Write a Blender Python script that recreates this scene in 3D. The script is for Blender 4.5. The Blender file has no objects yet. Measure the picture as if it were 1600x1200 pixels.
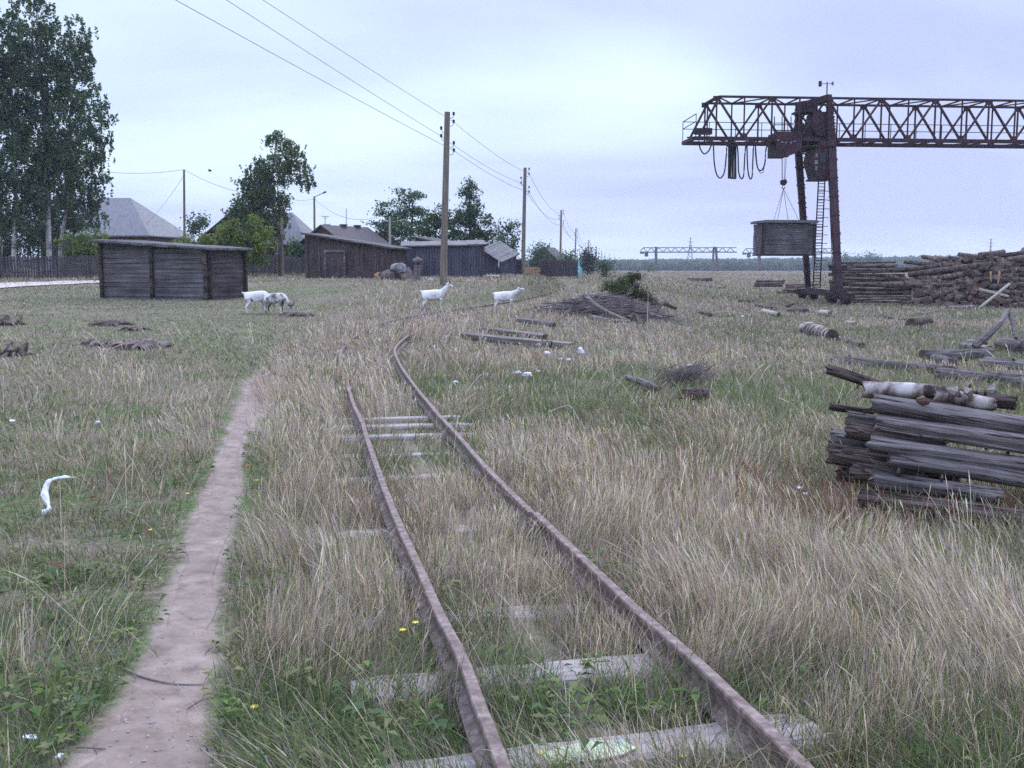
import bpy, math, random
import numpy as np
from mathutils import Vector, Matrix
random.seed(7); np.random.seed(7)
R = math.radians
S = bpy.context.scene
COL = S.collection

# ------------------------------------------------------------------ camera
PITCH = math.atan(185/1600)
CAMZ = 1.5
cam_d = bpy.data.cameras.new('camera'); cam = bpy.data.objects.new('camera', cam_d); COL.objects.link(cam)
cam.location = (0, 0, CAMZ); cam.rotation_euler = (math.pi/2-PITCH, 0, 0)
cam_d.sensor_width = 36; cam_d.lens = 36; cam_d.clip_start = .05; cam_d.clip_end = 6000
S.camera = cam

# ------------------------------------------------------------------ world: overcast evening sky
SUN_EL, SUN_AZ = R(35), R(12)          # bright place in the cloud, a little right of the view axis
W = bpy.data.worlds.new('World'); S.world = W; W.use_nodes = True
def build_world():
    nt = W.node_tree; nt.nodes.clear(); N = nt.nodes.new; L = nt.links.new
    out = N('ShaderNodeOutputWorld'); bg = N('ShaderNodeBackground'); bg.inputs['Strength'].default_value = .1
    sky = N('ShaderNodeTexSky'); sky.sky_type = 'NISHITA'; sky.sun_disc = False
    sky.sun_elevation = SUN_EL; sky.sun_rotation = SUN_AZ; sky.air_density = 1.4
    tc = N('ShaderNodeTexCoord'); sep = N('ShaderNodeSeparateXYZ'); L(tc.outputs['Generated'], sep.inputs[0])
    # project the direction on a flat cloud deck: (x, y) / (z + .12)
    zc = N('ShaderNodeMath'); zc.operation = 'MAXIMUM'; L(sep.outputs[2], zc.inputs[0]); zc.inputs[1].default_value = 0
    za = N('ShaderNodeMath'); za.operation = 'ADD'; L(zc.outputs[0], za.inputs[0]); za.inputs[1].default_value = .16
    dx = N('ShaderNodeMath'); dx.operation = 'DIVIDE'; L(sep.outputs[0], dx.inputs[0]); L(za.outputs[0], dx.inputs[1])
    dy = N('ShaderNodeMath'); dy.operation = 'DIVIDE'; L(sep.outputs[1], dy.inputs[0]); L(za.outputs[0], dy.inputs[1])
    cb = N('ShaderNodeCombineXYZ'); L(dx.outputs[0], cb.inputs[0]); L(dy.outputs[0], cb.inputs[1])
    n1 = N('ShaderNodeTexNoise'); n1.inputs['Scale'].default_value = .62; n1.inputs['Detail'].default_value = 7
    n1.inputs['Roughness'].default_value = .50; n1.inputs['Distortion'].default_value = .25
    mp = N('ShaderNodeMapping'); mp.inputs['Location'].default_value = (3.1, 1.15, 0); mp.inputs['Scale'].default_value = (.75, 1.1, 1)
    L(cb.outputs[0], mp.inputs['Vector']); L(mp.outputs[0], n1.inputs['Vector'])
    # thinner cloud where the sun stands behind it
    dots = []
    for (px, py, p, a) in ((1000, 165, 90, .11), (480, 150, 30, .09), (1010, 160, 500, .05)):
        v = N('ShaderNodeVectorMath'); v.operation = 'DOT_PRODUCT'
        d = Vector(((px-800)/1600, math.cos(PITCH)-(600-py)/1600*-math.sin(PITCH)*1, -math.sin(PITCH)+(600-py)/1600*math.cos(PITCH))).normalized()
        L(tc.outputs['Generated'], v.inputs[0]); v.inputs[1].default_value = d
        m0 = N('ShaderNodeMath'); m0.operation = 'MAXIMUM'; L(v.outputs['Value'], m0.inputs[0]); m0.inputs[1].default_value = 0
        m = N('ShaderNodeMath'); m.operation = 'POWER'; L(m0.outputs[0], m.inputs[0]); m.inputs[1].default_value = p
        k = N('ShaderNodeMath'); k.operation = 'MULTIPLY'; L(m.outputs[0], k.inputs[0]); k.inputs[1].default_value = a
        dots.append(k)
    cur = n1.outputs['Fac']
    for k in dots:
        a = N('ShaderNodeMath'); a.operation = 'ADD'; L(cur, a.inputs[0]); L(k.outputs[0], a.inputs[1]); cur = a.outputs[0]
    cr = N('ShaderNodeValToRGB'); L(cur, cr.inputs['Fac']); e = cr.color_ramp.elements
    e[0].position = .40; e[0].color = (.485, .56, .885, 1)
    e[1].position = .74; e[1].color = (.76, .93, 1.08, 1)
    x = e.new(.50); x.color = (.555, .65, .975, 1)
    x = e.new(.60); x.color = (.63, .77, 1.05, 1)
    ml = N('ShaderNodeVectorMath'); ml.operation = 'SCALE'; L(cr.outputs[0], ml.inputs[0]); 
    # an overcast deck is about twice as bright overhead as low down
    zr = N('ShaderNodeMapRange'); zr.interpolation_type = 'SMOOTHSTEP'; L(sep.outputs[2], zr.inputs[0]); zr.inputs[1].default_value = .22; zr.inputs[2].default_value = .9; zr.inputs[3].default_value = 8.9; zr.inputs[4].default_value = 30
    L(zr.outputs[0], ml.inputs['Scale'])
    mx = N('ShaderNodeMix'); mx.data_type = 'RGBA'; mx.inputs[0].default_value = .96
    L(sky.outputs[0], mx.inputs[6]); L(ml.outputs[0], mx.inputs[7]); L(mx.outputs[2], bg.inputs['Color']); L(bg.outputs[0], out.inputs[0])
build_world()
sun_d = bpy.data.lights.new('sun', 'SUN'); sun_d.energy = 1.5; sun_d.angle = R(25); sun_d.color = (1, .93, .88)
sun = bpy.data.objects.new('sun', sun_d); COL.objects.link(sun)
sd = Vector((math.sin(SUN_AZ)*math.cos(SUN_EL), math.cos(SUN_AZ)*math.cos(SUN_EL), math.sin(SUN_EL)))
sun.rotation_euler = sd.to_track_quat('Z', 'Y').to_euler()
V = S.view_settings; V.view_transform = 'Standard'; V.look = 'None'; V.gamma = 1; V.use_curve_mapping = False; V.exposure = .34
S.cycles.use_denoising = False
S.cycles.max_bounces = 5; S.cycles.diffuse_bounces = 3; S.cycles.transparent_max_bounces = 8; S.cycles.volume_bounces = 0

# ------------------------------------------------------------------ geometry of the view: points of the survey
FW = np.array([0, math.cos(PITCH), -math.sin(PITCH)]); UP = np.array([0, math.sin(PITCH), math.cos(PITCH)]); RT = np.array([1., 0, 0])
C0 = np.array([0, 0, CAMZ])
def ray(px, py): return FW + RT*(px-800)/1600 + UP*(600-py)/1600
def at(px, py, Y): d = ray(px, py); return Vector(C0 + d*(Y/d[1]))
def atc(px, py, zc): return Vector(C0 + ray(px, py)*zc)

def catmull(P, n):
    P = [np.array(p, float) for p in P]; P = [2*P[0]-P[1]]+P+[2*P[-1]-P[-2]]; out = []
    for i in range(1, len(P)-2):
        for k in range(n):
            t = k/n; a, b, c, d = P[i-1:i+3]
            out.append(.5*((2*b)+(-a+c)*t+(2*a-5*b+4*c-d)*t*t+(-a+3*b-3*c+d)*t**3))
    out.append(P[-2]); return np.array(out)

# rails: image row, left rail, right rail, distance
RAILS = [(1190, 782, 1250, 2.80), (1100, 748, 1160, 3.2), (1007, 710, 1058, 3.77), (903, 661, 943, 4.65), (800, 613, 833, 5.96), (720, 583, 751, 7.8),
         (660, 566, 698, 10.0), (625, 553, 668, 11.6), (595, 542, 642, 13.2), (562, 533, 621, 15.3), (538, 540, 622, 18.0), (515, 572, 654, 21.5), (497, 625, 700, 26.5),
         (484, 700, 764, 33), (474, 775, 826, 42), (462, 840, 874, 58), (446, 893, 909, 95)]
RL = [atc(xl, y, z) for y, xl, xr, z in RAILS]; RR = [atc(xr, y, z) for y, xl, xr, z in RAILS]
def back(P):   # carry the line on under and behind the photographer
    d = (P[0]-P[2]).normalized(); d.z = 0
    return [P[0]+d*k for k in (9, 5, 2)]+P
# near part straight
RL, RR = back(RL), back(RR)
CL = [(a+b)/2 for a, b in zip(RL, RR)]
CLs = catmull([tuple(p) for p in CL], 6)
RLs = catmull([tuple(p) for p in RL], 6); RRs = catmull([tuple(p) for p in RR], 6)

CTRL = [(400, 1190, 2.9), (1400, 1190, 2.9), (60, 1190, 2.8), (100, 1000, 4.1), (340, 900, 5.0), (1200, 900, 5.1), (1550, 900, 5.15),
        (100, 800, 6.2), (350, 760, 7.2), (1000, 800, 6.5), (1400, 800, 6.7), (1590, 800, 6.6), (380, 690, 9.0), (1100, 690, 9.6), (120, 690, 8.6), (1560, 700, 9.4),
        (430, 590, 14), (150, 590, 13), (950, 600, 14.2), (1250, 600, 15), (1580, 600, 15.5), (100, 530, 20), (420, 520, 21), (1000, 530, 23), (1300, 530, 28), (1580, 530, 29),
        (100, 490, 27), (250, 480, 32), (420, 487, 32), (325, 470, 36), (165, 460, 37.5), (680, 485, 33), (790, 484, 34.5), (1000, 492, 38), (1200, 500, 44), (1500, 500, 45),
        (1310, 478, 62), (1262, 469, 69), (1500, 478, 62), (1590, 482, 60), (60, 447, 54), (0, 437, 66), (160, 436, 66), (430, 432, 58), (480, 433, 56), (540, 437, 54), (692, 443, 46), (600, 436, 54),
        (690, 433, 60), (760, 432, 62), (817, 432, 70), (950, 440, 100), (1100, 450, 105), (1230, 456, 95), (875, 426, 121), (0, 430, 110), (300, 428, 110), (600, 427, 130),
        (1000, 429, 270), (1200, 429, 270), (1500, 429, 260), (940, 423, 265), (0, 423, 300), (500, 422, 300), (1000, 424.5, 480), (1400, 424.5, 480), (200, 420, 500), (700, 420, 500), (1000, 421, 900), (1500, 421, 900), (200, 418, 900)]
cp = np.array([tuple(at(*c)) for c in CTRL]); cA = np.arctan2(cp[:, 0], cp[:, 1]); cLg = np.log(np.hypot(cp[:, 0], cp[:, 1])); cZ = cp[:, 2]

def vnoise(x, y, seed=0):
    xi = np.floor(x).astype(np.int64); yi = np.floor(y).astype(np.int64); xf = x-xi; yf = y-yi
    u = xf*xf*(3-2*xf); v = yf*yf*(3-2*yf)
    def h(a, b):
        n = (a*374761393+b*668265263+seed*1442695041) & 0x7fffffff
        n = ((n ^ (n >> 13))*1274126177) & 0x7fffffff
        return ((n ^ (n >> 16)) & 0xffff)/65535.
    return (h(xi, yi)*(1-u)+h(xi+1, yi)*u)*(1-v)+(h(xi, yi+1)*(1-u)+h(xi+1, yi+1)*u)*v
def fbm(x, y, seed=0, o=3):
    s = 0; a = .5; t = 0
    for i in range(o): s = s+a*vnoise(x*2**i, y*2**i, seed+i); t += a; a *= .5
    return s/t

def cl_dist(x, y):
    """distance to the track's centre line and the rail height there"""
    d = np.full(x.shape, 1e9); z = np.zeros(x.shape)
    for a, b in zip(CLs[:-1], CLs[1:]):
        ex, ey = b[0]-a[0], b[1]-a[1]; L2 = ex*ex+ey*ey+1e-9
        t = np.clip(((x-a[0])*ex+(y-a[1])*ey)/L2, 0, 1)
        dd = np.hypot(x-a[0]-t*ex, y-a[1]-t*ey); m = dd < d
        d = np.where(m, dd, d); z = np.where(m, a[2]+t*(b[2]-a[2]), z)
    return d, z
def gz(x, y, bumps=True):
    x = np.atleast_1d(np.asarray(x, float)); y = np.atleast_1d(np.asarray(y, float))
    r = np.maximum(np.hypot(x, y), 1.8); a = np.clip(np.arctan2(x, y), -.6, .6); l = np.log(r)
    num = np.zeros(x.shape); den = np.zeros(x.shape)
    for A, B, Z in zip(cA, cLg, cZ):
        q = ((a-A)/.11)**2+((l-B)/.30)**2
        w = np.exp(-q)+1e-4/(q+.3)**2
        num += w*Z; den += w
    z = num/den
    if bumps:
        near = 1/(1+r/60)
        z = z+(fbm(x*.45+7, y*.45, 3)-.5)*.16*near+(fbm(x*2.6, y*2.6, 11)-.5)*.05*near
    d, zr = cl_dist(x, y)
    k = np.clip(1-(d-.75)/1.0, 0, 1); k = k*k*(3-2*k)
    tz = zr-.155+(fbm(x*3, y*3, 5)-.5)*.03
    return z*(1-k)+tz*k
def g1(x, y): return float(gz([x], [y])[0])
def hits(px, py):
    d = ray(px, py); t = np.exp(np.linspace(math.log(1.6), math.log(900), 500))
    P = C0[:, None]+d[:, None]*t; zz = gz(P[0], P[1]); below = np.where(P[2] <= zz)[0]
    if len(below) == 0: i = len(t)-1
    else: i = below[0]
    if i == 0: return Vector(P[:, 0])
    f0 = P[2, i-1]-zz[i-1]; f1 = P[2, i]-zz[i]; k = f0/(f0-f1+1e-9); tt = t[i-1]+(t[i]-t[i-1])*min(max(k, 0), 1)
    p = C0+d*tt; return Vector((p[0], p[1], g1(p[0], p[1])))
hit = hits

# ------------------------------------------------------------------ materials
MATS = {}
def nodes(name):
    m = bpy.data.materials.new(name); m.use_nodes = True; nt = m.node_tree; b = nt.nodes['Principled BSDF']; MATS[name] = m
    return m, nt, b
def coords(nt, scale, obj=True):
    tc = nt.nodes.new('ShaderNodeTexCoord'); mp = nt.nodes.new('ShaderNodeMapping'); mp.inputs['Scale'].default_value = scale
    nt.links.new(tc.outputs['Object' if obj else 'Generated'], mp.inputs['Vector']); return mp.outputs[0]
def noise(nt, vec, s, det=4, rough=.55):
    n = nt.nodes.new('ShaderNodeTexNoise'); n.inputs['Scale'].default_value = s; n.inputs['Detail'].default_value = det; n.inputs['Roughness'].default_value = rough
    if vec is not None: nt.links.new(vec, n.inputs['Vector'])
    return n.outputs['Fac']
def ramp(nt, fac, stops):
    r = nt.nodes.new('ShaderNodeValToRGB'); nt.links.new(fac, r.inputs['Fac']); e = r.color_ramp.elements
    e[0].position, e[0].color = stops[0][0], (*stops[0][1], 1); e[1].position, e[1].color = stops[-1][0], (*stops[-1][1], 1)
    for p, c in stops[1:-1]: x = e.new(p); x.color = (*c, 1)
    return r.outputs[0]
def mixc(nt, f, a, b):
    m = nt.nodes.new('ShaderNodeMix'); m.data_type = 'RGBA'
    for s, v in ((m.inputs[0], f), (m.inputs[6], a), (m.inputs[7], b)):
        if isinstance(v, (int, float)): s.default_value = v
        elif isinstance(v, tuple): s.default_value = (*v, 1)
        else: nt.links.new(v, s)
    return m.outputs[2]
def bump(nt, b, h, st=.5, dist=.02):
    n = nt.nodes.new('ShaderNodeBump'); n.inputs['Strength'].default_value = st; n.inputs['Distance'].default_value = dist
    nt.links.new(h, n.inputs['Height']); nt.links.new(n.outputs[0], b.inputs['Normal'])
def mat_noise(name, stops, scale=(1, 1, 1), s=3, rough=.85, bmp=.4, dist=.02, metallic=0, rnd=.0, det=5):
    m, nt, b = nodes(name); v = coords(nt, scale); f = noise(nt, v, s, det, .62); c = ramp(nt, f, stops)
    if rnd:
        oi = nt.nodes.new('ShaderNodeObjectInfo'); hs = nt.nodes.new('ShaderNodeHueSaturation')
        mr = nt.nodes.new('ShaderNodeMapRange'); nt.links.new(oi.outputs['Random'], mr.inputs[0]); mr.inputs[3].default_value = 1-rnd; mr.inputs[4].default_value = 1+rnd
        nt.links.new(mr.outputs[0], hs.inputs['Value']); nt.links.new(c, hs.inputs['Color']); c = hs.outputs[0]
    nt.links.new(c, b.inputs['Base Color']); b.inputs['Roughness'].default_value = rough; b.inputs['Metallic'].default_value = metallic
    b.inputs['Specular IOR Level'].default_value = .25
    if bmp: bump(nt, b, f, bmp, dist)
    return m
def mat_attr(name, trans=.3, rough=.9):
    m, nt, b = nodes(name); a = nt.nodes.new('ShaderNodeAttribute'); a.attribute_name = 'Col'
    nt.links.new(a.outputs['Color'], b.inputs['Base Color']); b.inputs['Roughness'].default_value = rough; b.inputs['Specular IOR Level'].default_value = .15
    t = nt.nodes.new('ShaderNodeBsdfTranslucent'); nt.links.new(a.outputs['Color'], t.inputs['Color'])
    mx = nt.nodes.new('ShaderNodeMixShader'); mx.inputs[0].default_value = trans
    nt.links.new(b.outputs[0], mx.inputs[1]); nt.links.new(t.outputs[0], mx.inputs[2]); nt.links.new(mx.outputs[0], nt.nodes['Material Output'].inputs[0])
    return m
def plank_mat(name, stops, axis='x', n=14, rough=.9, gap=.06):
    """weathered boards: object coordinates, boards stacked along `axis` (x = upright boards, z = lying boards)"""
    m, nt, b = nodes(name); tc = nt.nodes.new('ShaderNodeTexCoord')
    sc = (n*3, 3, .6) if axis == 'x' else (.6, 3, n*3)
    mp = nt.nodes.new('ShaderNodeMapping'); mp.inputs['Scale'].default_value = sc; nt.links.new(tc.outputs['Object'], mp.inputs['Vector'])
    f = noise(nt, mp.outputs[0], 1.0, 5, .6); c = ramp(nt, f, stops)
    f2 = noise(nt, tc.outputs['Object'], 1.3, 3); c = mixc(nt, ramp(nt, f2, [(.35, (0, 0, 0)), (.7, (.6, .6, .6))]), c, stops[0][1])
    nt.links.new(c, b.inputs['Base Color']); b.inputs['Roughness'].default_value = rough; b.inputs['Specular IOR Level'].default_value = .2
    bump(nt, b, f, .6, .015); return m

def ground_material():
    m, nt, b = nodes('meadow_ground'); L = nt.links.new
    tc = nt.nodes.new('ShaderNodeTexCoord'); P = tc.outputs['Object']
    big = noise(nt, P, .22, 4, .6); mid = noise(nt, P, 1.7, 5, .65); fine = noise(nt, P, 22, 5, .7)
    thatch = ramp(nt, fine, [(.3, (.06, .05, .035)), (.5, (.16, .135, .095)), (.72, (.30, .26, .20))])
    green = ramp(nt, fine, [(.3, (.04, .065, .024)), (.55, (.10, .145, .05)), (.75, (.18, .22, .09))])
    dirt = ramp(nt, noise(nt, P, 9, 9, .62), [(.25, (.15, .115, .09)), (.5, (.29, .225, .185)), (.75, (.40, .325, .275))])
    f = ramp(nt, mid, [(.38, (0, 0, 0)), (.6, (1, 1, 1))])
    c = mixc(nt, f, thatch, green)
    f2 = ramp(nt, big, [(.42, (0, 0, 0)), (.62, (.7, .7, .7))]); c = mixc(nt, f2, c, thatch)
    a = nt.nodes.new('ShaderNodeAttribute'); a.attribute_name = 'Dirt'; c = mixc(nt, a.outputs['Fac'], c, dirt)
    # far off: only the average of the sward
    far = nt.nodes.new('ShaderNodeAttribute'); far.attribute_name = 'Far'
    streak = noise(nt, coords(nt, (.02, .06, .02)), 1.0, 6, .7)
    fc = ramp(nt, streak, [(.35, (.12, .11, .06)), (.5, (.22, .175, .125)), (.7, (.30, .245, .175))]); c = mixc(nt, far.outputs['Fac'], c, fc)
    L(c, b.inputs['Base Color']); b.inputs['Roughness'].default_value = 1; b.inputs['Specular IOR Level'].default_value = .1
    bump(nt, b, fine, .8, .03); return m
ground_material()
def timber_mat(name, lo, mid, hi, rnd=.2):
    m, nt, b = nodes(name); L = nt.links.new
    fine = noise(nt, coords(nt, (.7, 26, 26)), 1.5, 8, .7); broad = noise(nt, coords(nt, (1.1, 3.5, 3.5)), 1.6, 5, .6); crack = noise(nt, coords(nt, (.35, 9, 9)), 2.3, 3, .5)
    c = ramp(nt, fine, [(.3, lo), (.5, mid), (.7, hi)]); st = ramp(nt, broad, [(.38, (.28, .25, .24)), (.52, (.8, .78, .78)), (.7, (1.15, 1.12, 1.1))])
    mu = nt.nodes.new('ShaderNodeMix'); mu.data_type = 'RGBA'; mu.blend_type = 'MULTIPLY'; mu.inputs[0].default_value = 1; L(c, mu.inputs[6]); L(st, mu.inputs[7])
    ck = ramp(nt, crack, [(.475, (1, 1, 1)), (.495, (.10, .09, .09)), (.505, (.10, .09, .09)), (.525, (1, 1, 1))])
    m2 = nt.nodes.new('ShaderNodeMix'); m2.data_type = 'RGBA'; m2.blend_type = 'MULTIPLY'; m2.inputs[0].default_value = .85; L(mu.outputs[2], m2.inputs[6]); L(ck, m2.inputs[7])
    oi = nt.nodes.new('ShaderNodeObjectInfo'); hs = nt.nodes.new('ShaderNodeHueSaturation'); mr = nt.nodes.new('ShaderNodeMapRange'); L(oi.outputs['Random'], mr.inputs[0]); mr.inputs[3].default_value = 1-rnd; mr.inputs[4].default_value = 1+rnd
    L(mr.outputs[0], hs.inputs['Value']); L(m2.outputs[2], hs.inputs['Color']); L(hs.outputs[0], b.inputs['Base Color']); b.inputs['Roughness'].default_value = .9; b.inputs['Specular IOR Level'].default_value = .2
    ad = nt.nodes.new('ShaderNodeMath'); ad.operation = 'MULTIPLY_ADD'; L(ck, ad.inputs[0]); ad.inputs[1].default_value = .6; L(fine, ad.inputs[2]); bump(nt, b, ad.outputs[0], .9, .02); return m
timber_mat('old_timber', (.035, .03, .028), (.135, .12, .115), (.27, .25, .243))
def soil_mat():
    m, nt, b = nodes('path_soil'); tc = nt.nodes.new('ShaderNodeTexCoord'); P = tc.outputs['Object']
    f = noise(nt, P, 9, 9, .66); g = noise(nt, P, 2.1, 4, .6); v = nt.nodes.new('ShaderNodeTexVoronoi'); v.inputs['Scale'].default_value = 26; nt.links.new(P, v.inputs['Vector'])
    c = ramp(nt, f, [(.25, (.12, .09, .072)), (.5, (.265, .21, .17)), (.75, (.38, .31, .26))]); c = mixc(nt, ramp(nt, g, [(.35, (0, 0, 0)), (.65, (.55, .55, .55))]), c, (.18, .14, .115))
    st = ramp(nt, v.outputs['Distance'], [(.05, (1, 1, 1)), (.12, (0, 0, 0))]); c = mixc(nt, st, c, (.40, .35, .31))
    nt.links.new(c, b.inputs['Base Color']); b.inputs['Roughness'].default_value = 1; b.inputs['Specular IOR Level'].default_value = .1
    ad = nt.nodes.new('ShaderNodeMath'); ad.operation = 'MULTIPLY_ADD'; nt.links.new(g, ad.inputs[0]); ad.inputs[1].default_value = 2.5; nt.links.new(f, ad.inputs[2]); bump(nt, b, ad.outputs[0], .9, .02)
soil_mat()
mat_noise('sand_track', [(.3, (.35, .29, .25)), (.7, (.55, .48, .43))], s=1.5, rough=1, bmp=.2)
mat_noise('rail_rust', [(.25, (.07, .042, .034)), (.5, (.175, .13, .112)), (.62, (.25, .195, .17)), (.8, (.34, .285, .26))], s=19, rough=.8, bmp=.5, dist=.004, det=9)
mat_noise('sleeper_wood', [(.2, (.12, .10, .085)), (.5, (.30, .265, .24)), (.8, (.47, .43, .40))], scale=(1.2, 14, 14), s=1.6, bmp=.9, dist=.02)
mat_noise('grey_log', [(.2, (.035, .028, .024)), (.45, (.14, .12, .105)), (.65, (.25, .225, .205)), (.85, (.36, .33, .31))], scale=(.9, 10, 10), s=1.6, bmp=.9, dist=.03, rnd=.25, det=7)
timber_mat('brown_log', (.028, .02, .017), (.10, .076, .064), (.21, .17, .15), .3)
timber_mat('heap_log', (.05, .034, .029), (.165, .12, .10), (.30, .235, .205), .35)
mat_noise('log_end', [(.3, (.05, .033, .025)), (.7, (.18, .115, .085))], s=9, bmp=.4, rnd=.5)
mat_noise('birch_bark', [(.44, (.03, .022, .018)), (.51, (.14, .10, .085)), (.57, (.27, .23, .205)), (.66, (.46, .42, .385))], scale=(2.2, 1.5, 1.5), s=2.4, bmp=.5, dist=.01)
mat_noise('birch_trunk', [(.30, (.03, .028, .025)), (.4, (.28, .26, .24)), (.55, (.5, .48, .45))], scale=(1, 1, 2.2), s=1.4, bmp=.3)
mat_noise('tree_bark', [(.3, (.045, .035, .028)), (.7, (.13, .105, .085))], scale=(4, 4, 1), s=2, bmp=.5)
mat_noise('pole_wood', [(.25, (.10, .075, .055)), (.55, (.19, .155, .12)), (.8, (.30, .26, .21))], scale=(9, 9, .5), s=2, bmp=.5)
mat_noise('pale_pole', [(.3, (.26, .23, .17)), (.8, (.46, .43, .36))], scale=(9, 9, .5), s=2, bmp=.3)
mat_noise('crane_red', [(.3, (.02, .011, .016)), (.55, (.048, .020, .027)), (.8, (.085, .034, .040))], s=1.4, rough=.7, bmp=.2, det=7)
mat_noise('crane_dark', [(.3, (.02, .012, .015)), (.8, (.055, .03, .032))], s=2, rough=.7, bmp=.2)
mat_noise('far_steel', [(.3, (.05, .04, .045)), (.8, (.09, .07, .075))], s=1, bmp=0)
mat_noise('black_cable', [(.3, (.015, .015, .016)), (.8, (.03, .03, .03))], s=2, rough=.6, bmp=0)
mat_noise('wire_grey', [(.3, (.10, .10, .11)), (.8, (.16, .16, .17))], s=2, rough=.6, bmp=0)
mat_noise('dark_glass', [(.3, (.02, .025, .03)), (.8, (.04, .05, .06))], s=2, rough=.15, bmp=0)
mat_noise('porcelain_black', [(.3, (.02, .02, .022)), (.8, (.035, .035, .04))], s=2, rough=.3, bmp=0)
mat_noise('slate_roof', [(.25, (.12, .115, .115)), (.5, (.20, .195, .195)), (.8, (.29, .285, .28))], scale=(7, 1, 1), s=1.5, bmp=.4)
mat_noise('tar_roof', [(.3, (.07, .065, .07)), (.5, (.13, .125, .125)), (.8, (.25, .24, .235))], scale=(2, 2, 2), s=1.4, bmp=.5)
mat_noise('dark_roof', [(.3, (.05, .042, .045)), (.8, (.12, .105, .105))], scale=(5, 1, 1), s=1.4, bmp=.4)
mat_noise('brick_dark', [(.3, (.05, .035, .03)), (.8, (.10, .075, .065))], s=6, bmp=.3)
mat_noise('pale_paint', [(.3, (.38, .38, .37)), (.8, (.62, .62, .60))], s=4, bmp=.1)
mat_noise('turquoise_paint', [(.3, (.10, .34, .33)), (.8, (.17, .46, .44))], s=4, rough=.5, bmp=.1)
mat_noise('blue_green_paint', [(.3, (.12, .30, .36)), (.5, (.45, .52, .28)), (.62, (.52, .58, .42)), (.8, (.25, .23, .21))], s=7, rough=.7, bmp=.3)
mat_noise('white_plastic', [(.3, (.50, .52, .54)), (.8, (.80, .82, .82))], s=9, rough=.45, bmp=.5)
mat_noise('mint_plastic', [(.3, (.40, .58, .50)), (.8, (.62, .74, .70))], s=9, rough=.45, bmp=.3)
mat_noise('fresh_plank', [(.3, (.30, .17, .09)), (.8, (.50, .33, .19))], scale=(.5, 5, 5), s=3, bmp=.3, rnd=.3)
mat_noise('goat_white', [(.36, (.40, .36, .31)), (.48, (.62, .60, .57)), (.62, (.72, .70, .68))], s=5, rough=.95, bmp=.5, dist=.01)
mat_noise('goat_mottled', [(.40, (.10, .08, .07)), (.48, (.30, .26, .24)), (.56, (.66, .63, .61))], s=4.2, rough=.95, bmp=.4, dist=.01)
mat_noise('horn', [(.3, (.12, .09, .07)), (.8, (.25, .20, .16))], s=9, rough=.6, bmp=.3)
mat_noise('hoof_black', [(.3, (.02, .02, .02)), (.8, (.04, .04, .04))], s=9, rough=.6, bmp=0)
mat_noise('clod_soil', [(.25, (.05, .037, .03)), (.5, (.13, .10, .085)), (.8, (.25, .21, .185))], s=7, rough=1, bmp=1, dist=.03, rnd=.2)
mat_noise('pebble_stone', [(.3, (.26, .21, .18)), (.8, (.5, .43, .38))], s=20, rough=.9, bmp=.2)
mat_noise('twig_grey', [(.3, (.08, .062, .055)), (.8, (.25, .21, .195))], s=3, rough=.9, bmp=.3)
mat_noise('orange_wall', [(.3, (.08, .05, .035)), (.8, (.17, .11, .075))], scale=(.6, 1, 9), s=2, bmp=.4)
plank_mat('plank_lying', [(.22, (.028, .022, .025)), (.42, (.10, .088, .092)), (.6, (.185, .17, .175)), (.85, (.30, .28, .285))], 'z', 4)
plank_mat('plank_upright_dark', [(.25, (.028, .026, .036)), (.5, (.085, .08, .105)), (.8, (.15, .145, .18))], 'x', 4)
plank_mat('plank_lying_shaded_brown', [(.22, (.02, .015, .015)), (.42, (.07, .056, .056)), (.6, (.13, .11, .11)), (.85, (.24, .215, .215))], 'z', 4)  # browner copy of plank_lying, the shed side wall's shade put into the colour
plank_mat('plank_upright_brown', [(.25, (.025, .016, .015)), (.5, (.085, .062, .06)), (.8, (.16, .13, .13))], 'x', 4)
plank_mat('fence_boards', [(.25, (.035, .028, .03)), (.5, (.10, .085, .088)), (.8, (.18, .16, .165))], 'x', 3)
mat_attr('grass_blades', .30); mat_attr('leaves', .25, .8); mat_attr('forest_leaves', .1, .95)

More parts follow.
